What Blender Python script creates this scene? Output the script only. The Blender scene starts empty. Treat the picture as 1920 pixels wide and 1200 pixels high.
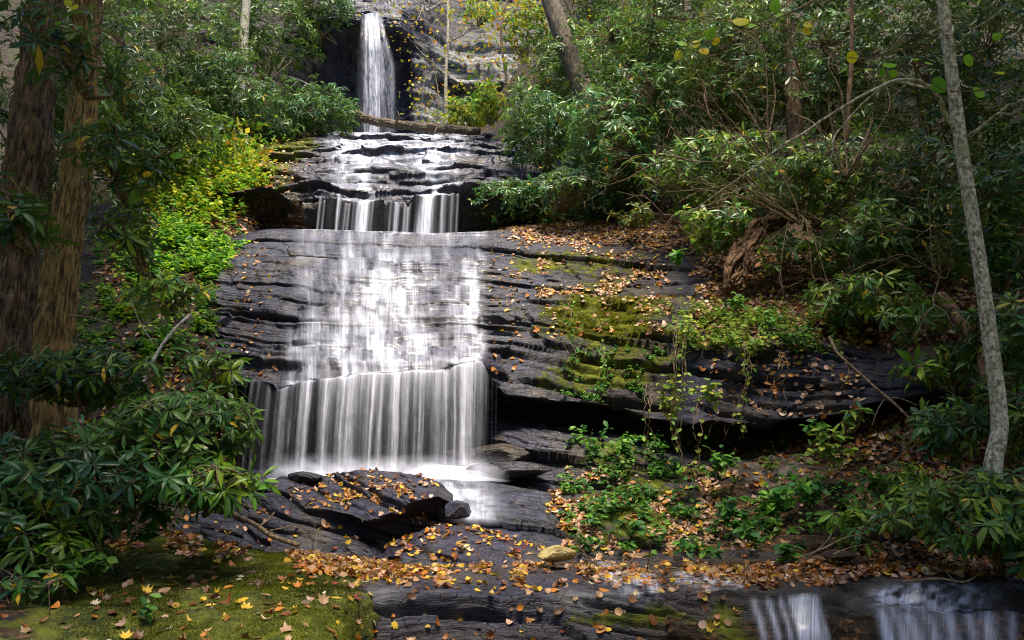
import bpy, math, random
import numpy as np
from mathutils import Vector
random.seed(7); rng = np.random.default_rng(11)
R = math.radians
sc = bpy.context.scene
col = sc.collection
# ------------------------------------------------------------------ camera
F = 1493.0; TH = R(11.4); EYE = np.array([0., 0., 1.4])
CT, ST = math.cos(TH), math.sin(TH)
def at(px, py, Y):
    """a point of the place from where it shows and how far off it stands"""
    px = np.asarray(px, float); py = np.asarray(py, float); Y = np.asarray(Y, float)
    dx = (px-960)/F; dz = -(py-600)/F
    s = Y/(CT-ST*dz)
    return np.stack([dx*s, Y+0*s, (ST+CT*dz)*s+EYE[2]], -1)
def to_px(P):
    P = np.asarray(P, float); d = P-EYE
    f = CT*d[..., 1]+ST*d[..., 2]; u = -ST*d[..., 1]+CT*d[..., 2]
    f = np.where(f < .05, .05, f)
    return 960+F*d[..., 0]/f, 600-F*u/f, f
cam = bpy.data.cameras.new('camera'); cam.lens = 28; cam.sensor_width = 36; cam.clip_end = 600
co = bpy.data.objects.new('camera', cam); col.objects.link(co)
co.location = EYE; co.rotation_euler = (math.pi/2+TH, 0, 0); sc.camera = co
# ------------------------------------------------------------------ noise
def _h(ix, iy, iz):
    n = (ix.astype(np.int64)*374761393+iy.astype(np.int64)*668265263+iz.astype(np.int64)*1274126177) & 0xffffffff
    n = ((n ^ (n >> 13))*1274126177) & 0xffffffff
    n = ((n ^ (n >> 16))*2246822519) & 0xffffffff
    return ((n ^ (n >> 15)) & 0xffffff)/float(0xffffff)
def vn(p):
    i = np.floor(p); f = p-i; f = f*f*(3-2*f); r = 0
    for dx in (0, 1):
        wx = f[..., 0] if dx else 1-f[..., 0]
        for dy in (0, 1):
            wy = f[..., 1] if dy else 1-f[..., 1]
            for dz in (0, 1):
                wz = f[..., 2] if dz else 1-f[..., 2]
                r = r+wx*wy*wz*_h(i[..., 0]+dx, i[..., 1]+dy, i[..., 2]+dz)
    return r
def fbm(p, o=4, s=1.0):
    p = np.asarray(p, float)*s; a = .5; r = 0; t = 0
    for k in range(o):
        r = r+a*vn(p+17.3*k); t += a; a *= .5; p = p*2.03
    return r/t*2-1
def fbm2(x, y, o=4):
    x, y = np.broadcast_arrays(np.asarray(x, float), np.asarray(y, float)); return fbm(np.stack([x, y, 0*x+3.7], -1), o)
def sst(a, b, x):
    t = np.clip((x-a)/(b-a), 0, 1); return t*t*(3-2*t)
# ------------------------------------------------------------------ mesh helpers
def mesh(name, V, polys, mat=None, tint=None, uv=None, smooth=True, extra=None):
    """polys: list of int arrays (M,k)"""
    m = bpy.data.meshes.new(name); V = np.asarray(V, np.float32).reshape(-1, 3)
    polys = [np.asarray(p, np.int32) for p in polys if len(p)]
    li = np.concatenate([p.ravel() for p in polys]) if polys else np.zeros(0, np.int32)
    tot = np.concatenate([np.full(len(p), p.shape[1], np.int32) for p in polys])
    st = np.concatenate([[0], np.cumsum(tot)[:-1]]).astype(np.int32)
    m.vertices.add(len(V)); m.vertices.foreach_set('co', V.ravel())
    m.loops.add(len(li)); m.loops.foreach_set('vertex_index', li)
    m.polygons.add(len(tot)); m.polygons.foreach_set('loop_start', st); m.polygons.foreach_set('loop_total', tot)
    if smooth: m.polygons.foreach_set('use_smooth', np.ones(len(tot), bool))
    m.update(calc_edges=True)
    for nm, c in (('tint', tint), ('mask', extra)):
        if c is not None:
            c = np.asarray(c, np.float32)
            if c.shape[1] == 3: c = np.concatenate([c, np.ones((len(c), 1), np.float32)], 1)
            a = m.color_attributes.new(nm, 'FLOAT_COLOR', 'POINT'); a.data.foreach_set('color', c.ravel())
    if uv is not None:
        u = m.uv_layers.new(name='flow'); u.data.foreach_set('uv', np.asarray(uv, np.float32)[li].ravel())
    if mat: m.materials.append(mat)
    return m
def link(name, me, parent=None):
    o = bpy.data.objects.new(name, me); col.objects.link(o)
    if parent is not None: o.parent = parent
    return o
def tag(o, label=None, cat=None, group=None, kind=None):
    if label: o['label'] = label
    if cat: o['category'] = cat
    if group: o['group'] = group
    if kind: o['kind'] = kind
    return o
def empty(name, loc, label, cat, group=None):
    o = bpy.data.objects.new(name, None); col.objects.link(o); o.location = [float(v) for v in loc]
    o.empty_display_size = .1
    return tag(o, label, cat, group)
def child(name, me, parent):
    """mesh given in world coordinates, kept under its thing"""
    o = link(name, me, parent)
    loc = parent.location
    n = len(me.vertices); a = np.empty(n*3, np.float32); me.vertices.foreach_get('co', a)
    a = a.reshape(-1, 3)-np.array(loc, np.float32); me.vertices.foreach_set('co', a.ravel()); me.update()
    return o
class Geo:
    def __init__(s): s.V = []; s.P = []; s.T = []; s.n = 0
    def add(s, V, polys, T=None):
        V = np.asarray(V, float).reshape(-1, 3)
        s.V.append(V); s.P += [np.asarray(p)+s.n for p in polys if len(p)]
        if T is None: T = np.ones((len(V), 3))
        T = np.asarray(T, float)
        if T.ndim == 1: T = np.tile(T, (len(V), 1))
        s.T.append(T); s.n += len(V)
    def me(s, name, mat, smooth=True):
        by = {}
        for p in s.P: by.setdefault(p.shape[1], []).append(p)
        return mesh(name, np.concatenate(s.V), [np.concatenate(v) for v in by.values()], mat, np.concatenate(s.T), smooth=smooth)
def cr(P, n):
    """smooth curve through points, n samples"""
    P = np.asarray(P, float); k = len(P)
    if k == 2: t = np.linspace(0, 1, n)[:, None]; return P[0]*(1-t)+P[1]*t
    Q = np.vstack([2*P[0]-P[1], P, 2*P[-1]-P[-2]])
    t = np.linspace(0, k-1-1e-9, n); i = t.astype(int); f = (t-i)[:, None]
    a, b, c, d = Q[i], Q[i+1], Q[i+2], Q[i+3]
    return .5*(2*b+(c-a)*f+(2*a-5*b+4*c-d)*f*f+(3*b-a-3*c+d)*f**3)
def tube(path, rad, k=6, bark=0, seed=0, flare=None):
    path = np.asarray(path, float); n = len(path); rad = np.broadcast_to(rad, (n,))
    T = np.gradient(path, axis=0); T /= np.linalg.norm(T, axis=1)[:, None]+1e-9
    ref = np.array([0, 0, 1.]) if abs(T[:, 2].mean()) < .8 else np.array([0, 1., 0])
    A = np.cross(T, ref); A /= np.linalg.norm(A, axis=1)[:, None]+1e-9; B = np.cross(T, A)
    th = np.arange(k)*2*math.pi/k
    r = rad[:, None]*np.ones(k)
    if bark:
        s = np.concatenate([[0], np.cumsum(np.linalg.norm(np.diff(path, axis=0), axis=1))])
        rr = rad.mean()
        q = np.stack([np.cos(th)[None]*rr*24+0*s[:, None]+seed, np.sin(th)[None]*rr*24+0*s[:, None], s[:, None]*4.2+0*th], -1)
        g = np.abs(fbm(q, 3)); g2 = fbm(q*.25, 2)
        r = r*(1+bark*(g*1.6-.5)+.07*g2)
    V = path[:, None]+r[..., None]*(np.cos(th)[None, :, None]*A[:, None]+np.sin(th)[None, :, None]*B[:, None])
    i = np.arange(n-1)[:, None]*k; j = np.arange(k)[None]; j2 = (j+1) % k
    q = np.stack([i+j, i+j2, i+k+j2, i+k+j], -1).reshape(-1, 4)
    V = np.concatenate([V.reshape(-1, 3), path[:1], path[-1:]])
    a = np.arange(k); c0 = np.stack([(a+1) % k, a, np.full(k, n*k)], 1)
    c1 = np.stack([(n-1)*k+a, (n-1)*k+(a+1) % k, np.full(k, n*k+1)], 1)
    return V, [q, np.concatenate([c0, c1])]
# ------------------------------------------------------------------ materials
def nt(name):
    m = bpy.data.materials.new(name); m.use_nodes = True; t = m.node_tree; t.nodes.clear()
    return m, t, t.nodes, t.links
class N:
    def __init__(s, name): s.m, s.t, s.n, s.l = nt(name)
    def a(s, typ, ins=None, **kw):
        n = s.n.new(typ)
        for k, v in kw.items(): setattr(n, k, v)
        for k, v in (ins or {}).items():
            if isinstance(v, bpy.types.NodeSocket): s.l.new(v, n.inputs[k])
            else: n.inputs[k].default_value = v
        return n
    def math(s, op, a, b=0.0, c=0.0, clamp=False):
        n = s.a('ShaderNodeMath', {0: a, 1: b, 2: c}, operation=op); n.use_clamp = clamp; return n.outputs[0]
    def mix(s, f, a, b, blend='MIX'):
        n = s.a('ShaderNodeMix', data_type='RGBA', blend_type=blend)
        for k, v in ((0, f), (6, a), (7, b)):
            if isinstance(v, bpy.types.NodeSocket): s.l.new(v, n.inputs[k])
            else: n.inputs[k].default_value = (*v, 1) if isinstance(v, tuple) and len(v) == 3 else v
        return n.outputs[2]
    def noise(s, scale, detail=4, rough=.55, vec=None, dist=0):
        i = {'Scale': scale, 'Detail': detail, 'Roughness': rough, 'Distortion': dist}
        if vec is not None: i['Vector'] = vec
        return s.a('ShaderNodeTexNoise', i).outputs[0]
    def pos(s, sc3=(1, 1, 1)):
        g = s.a('ShaderNodeNewGeometry').outputs['Position']
        return s.a('ShaderNodeMapping', {'Vector': g, 'Scale': sc3}).outputs[0]
    def ss(s, lo, hi, x):
        return s.a('ShaderNodeMapRange', {'Value': x, 'From Min': lo, 'From Max': hi}, interpolation_type='SMOOTHSTEP').outputs[0]
    def out(s, sh): s.a('ShaderNodeOutputMaterial', {'Surface': sh}); return s.m
def rock_mat(name='rock'):
    n = N(name); at_ = n.a('ShaderNodeAttribute', attribute_name='mask')
    sep = n.a('ShaderNodeSeparateColor', {0: at_.outputs['Color']}); al = at_.outputs['Alpha']
    moss, wet, pale = sep.outputs
    p = n.pos(); ps = n.pos((1.6, 1.6, 7)); pst = n.pos((3.5, 3.5, 17))
    n1 = n.noise(2.2, 6, .6, p); n2 = n.noise(14, 5, .65, p); n3 = n.noise(1.6, 6, .65, ps, 1.2); n4 = n.noise(2.6, 6, .7, pst, 1.6); n5 = n.noise(70, 3, .6, p)
    c = n.mix(n.ss(.35, .65, n3), (.006, .006, .012), (.027, .026, .056))  # blue-violet sky sheen put into the rock's base colour
    c = n.mix(n.ss(.5, .72, n4), c, (.050, .052, .088))
    c = n.mix(n.math('MULTIPLY', n.ss(.52, .68, n1), .7), c, (.075, .058, .045))
    # dry brownish rock
    brown = n.mix(n.ss(.35, .7, n2), (.018, .012, .006), (.062, .043, .024))
    c = n.mix(al, c, brown)
    vv_ = n.a('ShaderNodeTexVoronoi', {'Vector': p, 'Scale': 14.0})
    vs_ = n.a('ShaderNodeTexVoronoi', {'Vector': n.pos((1, 1, 1.6)), 'Scale': 30.0}); vr_ = n.a('ShaderNodeSeparateColor', {0: vs_.outputs['Color']})
    soil = n.mix(vr_.outputs[0], (.012, .007, .004), (.085, .042, .018)); soil = n.mix(n.ss(.8, .9, vr_.outputs[1]), soil, (.17, .08, .03)); soil = n.mix(n.ss(.45, .6, n1), soil, (.012, .008, .005))
    soilf = n.ss(.72, .9, al)
    c = n.mix(soilf, c, soil)
    wv = n.a('ShaderNodeVectorMath', {0: n.pos((1.1, 1.1, 4.2)), 1: n.a('ShaderNodeVectorMath', {0: n.a('ShaderNodeTexNoise', {'Vector': p, 'Scale': 2.5, 'Detail': 5.0}).outputs['Color'], 'Scale': .9}, operation='SCALE').outputs[0]}, operation='ADD').outputs[0]
    ck = n.a('ShaderNodeTexVoronoi', {'Vector': wv, 'Scale': 2.6}, feature='DISTANCE_TO_EDGE').outputs[0]; ck = n.ss(0, .02, ck)
    c = n.mix(ck, n.mix(.35, c, (.002, .002, .003)), c)
    lich = n.mix(n.ss(.3, .7, n2), (.11, .105, .105), (.36, .35, .34))
    c = n.mix(n.math('MULTIPLY', pale, n.ss(.36, .56, n.math('ADD', n.math('MULTIPLY', n1, .5), n.math('MULTIPLY', n3, .5)))), c, lich)
    mm = n.math('ADD', moss, n.math('MULTIPLY', n.math('SUBTRACT', n.noise(5, 6, .7, p), .5), 1.5))
    mf = n.ss(.42, .62, mm)
    mc = n.mix(n.ss(.3, .7, n.noise(9, 5, .7, p)), (.025, .038, .005), (.17, .18, .012))
    mc = n.mix(n.ss(.56, .75, n.noise(3.1, 4, .6, p)), mc, (.09, .055, .02))
    mf = n.math('MULTIPLY', mf, n.ss(.0, .1, moss))
    c = n.mix(mf, c, mc)
    ro = n.math('ADD', n.math('MULTIPLY', n2, .3), n.a('ShaderNodeMapRange', {'Value': wet, 'To Min': .62, 'To Max': .27}).outputs[0])
    ro = n.mix(n.math('MAXIMUM', mf, soilf), ro, (.95, .95, .95)); 
    h = n.math('ADD', n.math('MULTIPLY', n4, .5), n.math('ADD', n.math('MULTIPLY', n2, .35), n.math('MULTIPLY', n5, .12)))
    h = n.math('ADD', h, n.math('MULTIPLY', n3, .8)); h = n.math('ADD', h, n.math('MULTIPLY', n.math('MULTIPLY', soilf, vv_.outputs['Distance']), 1.2))
    h = n.math('ADD', h, n.math('MULTIPLY', n.math('MULTIPLY', mf, n.noise(120, 3, .7, p)), .8))
    h = n.math('ADD', h, n.math('MULTIPLY', ck, .35))
    b = n.a('ShaderNodeBump', {'Strength': .9, 'Distance': .03, 'Height': h})
    pr = n.a('ShaderNodeBsdfPrincipled', {'Base Color': c, 'Roughness': ro, 'Normal': b.outputs[0], 'Specular IOR Level': n.a('ShaderNodeMapRange', {'Value': wet, 'To Min': .25, 'To Max': .45}).outputs[0]})
    return n.out(pr.outputs[0])
def soil_mat():
    n = N('soil'); p = n.pos(); a = n.noise(3, 6, .6, p); b_ = n.noise(25, 4, .7, p); v = n.a('ShaderNodeTexVoronoi', {'Vector': p, 'Scale': 16.0})
    c = n.mix(n.ss(.3, .7, b_), (.008, .006, .004), (.038, .023, .012))
    vr_ = n.a('ShaderNodeSeparateColor', {0: n.a('ShaderNodeTexVoronoi', {'Vector': p, 'Scale': 26.0}).outputs['Color']}); c = n.mix(n.ss(.35, .6, a), c, n.mix(vr_.outputs[0], (.014, .009, .004), (.06, .034, .014)))
    c = n.mix(n.math('MULTIPLY', n.ss(.52, .6, n.noise(1.3, 5, .6, p)), .7), c, (.03, .04, .008))
    b = n.a('ShaderNodeBump', {'Strength': 1.0, 'Distance': .06, 'Height': n.math('ADD', b_, v.outputs['Distance'])})
    return n.out(n.a('ShaderNodeBsdfPrincipled', {'Base Color': c, 'Roughness': .9, 'Normal': b.outputs[0]}).outputs[0])
def leaf_mat(name, rough=.35, trans=.25, back=None, spec=.5):
    n = N(name); c = n.a('ShaderNodeAttribute', attribute_name='tint').outputs['Color']
    p = n.pos(); c = n.mix(n.math('MULTIPLY', n.ss(.4, .7, n.noise(30, 3, .6, p)), .25), c, n.mix(.5, c, (.0, .0, .0)))
    if back:
        g = n.a('ShaderNodeNewGeometry').outputs['Backfacing']; c = n.mix(n.math('MULTIPLY', g, .45), c, back)
    pr = n.a('ShaderNodeBsdfPrincipled', {'Base Color': c, 'Roughness': rough, 'Specular IOR Level': spec})
    tr = n.a('ShaderNodeBsdfTranslucent', {'Color': n.mix(.6, c, (1., 1., .25), 'MULTIPLY') if False else c})
    return n.out(n.a('ShaderNodeMixShader', {0: trans, 1: pr.outputs[0], 2: tr.outputs[0]}).outputs[0])
def bark_mat(name, c1, c2, c3=None, sc_=1., zs=.15, lich=(.3, .33, .22), la=.6):
    n = N(name); p = n.a('ShaderNodeMapping', {'Vector': n.a('ShaderNodeNewGeometry').outputs['Position'], 'Scale': (1, 1, zs)}).outputs[0]
    q = n.pos(); a = n.noise(38*sc_, 5, .6, p, .4); b_ = n.noise(9*sc_, 4, .6, q)
    c = n.mix(n.ss(.38, .62, a), c1, c2)
    if c3: c = n.mix(n.ss(.5, .7, b_), c, c3)
    c = n.mix(n.math('MULTIPLY', n.ss(.6, .66, n.noise(22*sc_, 5, .7, q)), la), c, lich)
    b = n.a('ShaderNodeBump', {'Strength': .9, 'Distance': .02, 'Height': n.math('ADD', a, n.math('MULTIPLY', n.noise(90, 3, .6, q), .3))})
    return n.out(n.a('ShaderNodeBsdfPrincipled', {'Base Color': c, 'Roughness': .85, 'Normal': b.outputs[0]}).outputs[0])
def water_mat(name='silky_water', fine=1.0):
    n = N(name); uv = n.a('ShaderNodeUVMap', uv_map='flow').outputs[0]
    d = n.a('ShaderNodeSeparateColor', {0: n.a('ShaderNodeAttribute', attribute_name='mask').outputs['Color']})
    def st(sx, sy, det=3): return n.noise(1., det, .6, n.a('ShaderNodeMapping', {'Vector': uv, 'Scale': (sx*fine, sy*fine, 1)}).outputs[0])
    s = n.math('ADD', n.math('MULTIPLY', st(34, .7), .55), n.math('MULTIPLY', st(110, 2.2), .45))
    s = n.ss(.3, .72, s)
    # R: how much water, G: how broken into streaks
    br = n.math('ADD', n.math('MULTIPLY', n.math('SUBTRACT', n.math('MULTIPLY', s, 1.9), .95), d.outputs[1]), 1.0)
    al = n.math('MULTIPLY', d.outputs[0], br, clamp=True)
    al = n.math('POWER', al, 1.15)
    nr_ = n.a('ShaderNodeVectorMath', {0: n.a('ShaderNodeVectorMath', {0: n.a('ShaderNodeNewGeometry').outputs['Normal'], 'Scale': .45}, operation='SCALE').outputs[0], 1: (0, 0, .9)}, operation='ADD').outputs[0]
    nr_ = n.a('ShaderNodeVectorMath', {0: nr_}, operation='NORMALIZE').outputs[0]   # spray scatters light from above whichever way the sheet hangs
    df = n.a('ShaderNodeBsdfDiffuse', {'Color': (.51, .53, .65, 1), 'Normal': nr_}); tl = n.a('ShaderNodeBsdfTranslucent', {'Color': (.51, .53, .65, 1)})
    w = n.a('ShaderNodeMixShader', {0: .2, 1: df.outputs[0], 2: tl.outputs[0]})
    gl = n.a('ShaderNodeBsdfGlossy', {'Color': (1, 1, 1, 1), 'Roughness': .3})
    w = n.a('ShaderNodeMixShader', {0: .06, 1: w.outputs[0], 2: gl.outputs[0]})
    tp = n.a('ShaderNodeBsdfTransparent')
    return n.out(n.a('ShaderNodeMixShader', {0: al, 1: tp.outputs[0], 2: w.outputs[0]}).outputs[0])
M_rock = rock_mat(); M_soil = soil_mat()
M_rhodo = leaf_mat('rhododendron_leaf', .38, .28, (.13, .22, .04), .36)
M_soft = leaf_mat('soft_leaf', .5, .4, None, .3)
M_dead = leaf_mat('fallen_leaf', .5, .18, None, .4)
M_moss = leaf_mat('moss_tuft', .8, .3, None, .1)
M_bark = bark_mat('dark_bark', (.012, .007, .004), (.19, .11, .055), (.09, .05, .025), 1.3, .16, (.22, .24, .15), .55)
M_bark2 = bark_mat('tan_bark', (.05, .028, .008), (.34, .21, .07), (.20, .12, .035), 1.3, .14, (.25, .2, .08), .25)
M_birch = bark_mat('pale_bark', (.15, .125, .08), (.56, .51, .41), (.30, .27, .17), 1.1, .7, (.80, .76, .68), 1.)
M_twig = bark_mat('twig_bark', (.09, .055, .03), (.27, .19, .11), None, 1.5, .5, (.35, .3, .2), .3)
M_log = bark_mat('log_bark', (.09, .06, .035), (.30, .22, .14), (.17, .12, .08), 1., .6, (.2, .22, .08), .4)
M_lean = bark_mat('brown_bark', (.04, .028, .018), (.15, .11, .07), (.09, .065, .04), .7, .3, (.2, .2, .14), .4)
M_red = bark_mat('red_rotten_wood', (.03, .013, .006), (.21, .11, .05), (.10, .05, .02), 1., .14, (.30, .19, .11), .5)
M_grey = bark_mat('grey_dead_wood', (.2, .18, .16), (.5, .47, .43), None, 1., .4, (.6, .58, .55), .4)
M_water = water_mat()
def stone_mat():
    n = N('ochre_stone'); p = n.pos(); a = n.noise(9, 6, .6, p); b_ = n.noise(60, 3, .6, p)
    c = n.mix(n.ss(.35, .65, a), (.17, .115, .03), (.42, .32, .13))
    b = n.a('ShaderNodeBump', {'Strength': .8, 'Distance': .02, 'Height': n.math('ADD', a, b_)})
    return n.out(n.a('ShaderNodeBsdfPrincipled', {'Base Color': c, 'Roughness': .5, 'Normal': b.outputs[0]}).outputs[0])
M_stone = stone_mat()
# ------------------------------------------------------------------ rock and bank surfaces
def strata(P, A=1.0, seed=0, tilt=.12):
    """push of bedded rock: thick layers broken into blocks, thin laminae, a crack between layers"""
    x, y, z = P[..., 0], P[..., 1], P[..., 2]
    wob = .26*fbm(np.stack([x*.4, y*.45, z*.7+seed], -1), 3)+.045*fbm(np.stack([x*1.7, y*1.7, z*2+seed], -1), 4)
    w = z+tilt*x+wob
    out = 0*x
    for th, am, bl in ((.34, .20, .9), (.115, .075, .45), (.04, .030, .22)):
        t = w/th+3*seed; c = np.floor(t); f = t-c
        bx = np.floor((x+.5*y)/bl+_h(c, c*0+7, c*0+seed)*7+.5*fbm(np.stack([x*3, y*3, z*3+c], -1), 2)*.6)
        r = _h(c, bx, c*0+seed); r0 = _h(c, c*0+1, c*0+seed)
        out = out+am*((r-.5)*.55+(r0-.5)*.9)
        g = np.minimum(f, 1-f)*th; am = am*(.2+1.35*sst(-.25, .35, fbm(P*np.array([.7, .7, 1.6])/max(th*3, .3)+seed+th*50, 3)))
        out = out-am*.85*np.exp(-(g/(.010+.03*th))**2)*(.15+.85*r)
        out = out+am*.12*(f-.5)
    out = out+.09*fbm(P*1.3, 4)+.022*fbm(P*7, 4)
    return out*A
SURF = {}
def surface(key, cols, nu, nv, disp=None, mask=None, name='rock', mat=None, sharp=True, rough=None, dirv=(0, -1, .45)):
    ks = sorted(cols); K = np.array([cols[k] for k in ks], float)      # (cols, rows, 2)
    nc, nr = K.shape[:2]
    # across: smooth through columns in px
    pxs = np.linspace(ks[0], ks[-1], nu)
    tt = np.interp(pxs, ks, np.arange(nc)); i = np.minimum(tt.astype(int), nc-2); f = tt-i
    fs = f*f*(3-2*f)*.5+f*.5
    G = K[i]*(1-fs[:, None, None])+K[i+1]*fs[:, None, None]               # (nu, nr, 2)
    # along: points shared out by length in the picture of depth
    seg = np.linalg.norm(np.diff(at(0*G[..., 0]+960, G[..., 0], G[..., 1]), axis=1), axis=2).mean(0)+.05
    cum = np.concatenate([[0], np.cumsum(seg)]); cum /= cum[-1]
    v = np.linspace(0, 1, nv); vv = np.interp(v, cum, np.arange(nr)); j = np.minimum(vv.astype(int), nr-2); g = vv-j
    H = G[:, j]*(1-g)[None, :, None]+G[:, j+1]*g[None, :, None]            # (nu,nv,2)
    if not sharp:
        for _ in range(10): H[:, 1:-1] = (H[:, :-2]+2*H[:, 1:-1]+H[:, 2:])/4
    gx = np.repeat(pxs[:, None], nv, 1); P = at(gx, H[..., 0], H[..., 1])
    P0 = P.copy()
    if disp is not None:
        d = disp(P, gx, H[..., 0]); dv = np.array(dirv, float); dv /= np.linalg.norm(dv)
        P = P+d[..., None]*dv
    mk = mask(P, gx, H[..., 0], vv[None]+0*gx) if mask else np.zeros((nu, nv, 4))
    idx = np.arange(nu*nv).reshape(nu, nv)
    q = np.stack([idx[:-1, :-1], idx[1:, :-1], idx[1:, 1:], idx[:-1, 1:]], -1).reshape(-1, 4)
    N_ = np.cross(np.gradient(P, axis=0), np.gradient(P, axis=1)); N_ /= np.linalg.norm(N_, axis=2)[..., None]+1e-9
    toward = (N_*(EYE-P)).sum(-1).mean()
    if toward < 0: N_ = -N_; q = q[:, ::-1]
    me = mesh(name, P.reshape(-1, 3), [q], mat or M_rock, extra=mk.reshape(-1, 4))
    o = link(name, me); tag(o, kind='structure')
    SURF[key] = dict(P=P, px=gx, py=H[..., 0], row=vv, N=N_, P0=P0)
    return o
def M4(m, w, p, b):
    z = 0*(m+w+p+b); return np.stack([z+np.clip(m, 0, 1), z+np.clip(w, 0, 1), z+np.clip(p, 0, 1), z+np.clip(b, 0, 1)], -1)
def blob(x, y, cx, cy, rx, ry, s=1.0):
    d = ((x-cx)/rx)**2+((y-cy)/ry)**2; return s*np.exp(-d)

# foreground ledge
FG = {
 -700: [(1700,2.0),(1300,2.2),(1200,3.0),(1060,5.0),(990,6.6),(930,8.6)],
 0:    [(1700,2.2),(1290,2.5),(1150,3.6),(1062,5.2),(985,6.6),(930,8.6)],
 300:  [(1700,2.4),(1280,2.7),(1130,3.7),(1040,5.3),(985,6.6),(930,8.6)],
 560:  [(1700,2.6),(1260,2.9),(1130,3.7),(1055,5.1),(1028,6.3),(930,8.6)],
 640:  [(1700,3.0),(1220,3.3),(1125,4.0),(1060,5.2),(1040,6.3),(930,8.6)],
 700:  [(1700,4.1),(1200,4.2),(1112,4.35),(1060,5.3),(1045,6.2),(930,8.6)],
 900:  [(1700,4.3),(1190,4.45),(1100,4.6),(1062,5.3),(1045,6.0),(930,8.6)],
 1150: [(1700,4.3),(1185,4.45),(1105,4.6),(1064,5.3),(1052,5.9),(930,8.6)],
 1380: [(1700,4.25),(1175,4.42),(1100,4.6),(1064,5.3),(1052,5.8),(930,8.6)],
 1540: [(1700,4.2),(1180,4.42),(1110,4.6),(1072,5.2),(1055,5.7),(930,8.4)],
 1600: [(1700,4.3),(1260,4.5),(1165,4.7),(1085,5.1),(1062,5.6),(940,8.2)],
 1700: [(1700,4.1),(1220,4.3),(1135,4.6),(1085,5.1),(1062,5.6),(945,8.0)],
 1900: [(1700,4.0),(1240,4.2),(1150,4.5),(1080,5.0),(1055,5.5),(945,7.8)],
 2500: [(1700,3.2),(1240,3.6),(1150,4.2),(1080,4.7),(1055,5.3),(945,7.5)],
}
def fg_disp(P, x, y):
    xx_ = x+55*fbm2(x/40, y/18); mossy = sst(720, 620, xx_)
    d = strata(P, .95, 3, .1)*(1-.85*mossy)+(.09*fbm(P*1.4, 4)+.03*np.abs(fbm(P*5+3, 4)))*mossy+.02*fbm(P*6, 3)
    front = sst(1095, 1130, y)
    return d*(.45+.55*np.maximum(front, .0))
def fg_mask(P, x, y, v):
    xx_ = x+55*fbm2(x/40, y/18); m = .85*sst(715, 640, xx_)*sst(990, 1020, y)+.25*blob(x, y, 560, 1080, 120, 30)
    m = m+.55*blob(x, y, 1350, 1150, 160, 50)+.3*blob(x, y, 900, 1180, 200, 30)+.45*blob(x, y, 1150, 1140, 140, 25)
    m = m*(1-sst(150, -50, x)*.6)
    b = .95*sst(700, 640, xx_)+.5*sst(1040, 1060, y)*sst(1100, 1060, y)+.35*sst(1130, 1160, y)+.6*sst(1150, 1300, x)
    return M4(m, .75+0*x, .55*blob(x, y, 720, 1120, 35, 22)+.5*blob(x, y, 1110, 1110, 60, 14), b)
surface('fg', FG, 760, 330, fg_disp, fg_mask, 'rock_ledge', dirv=(0, -.75, 1))

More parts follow.
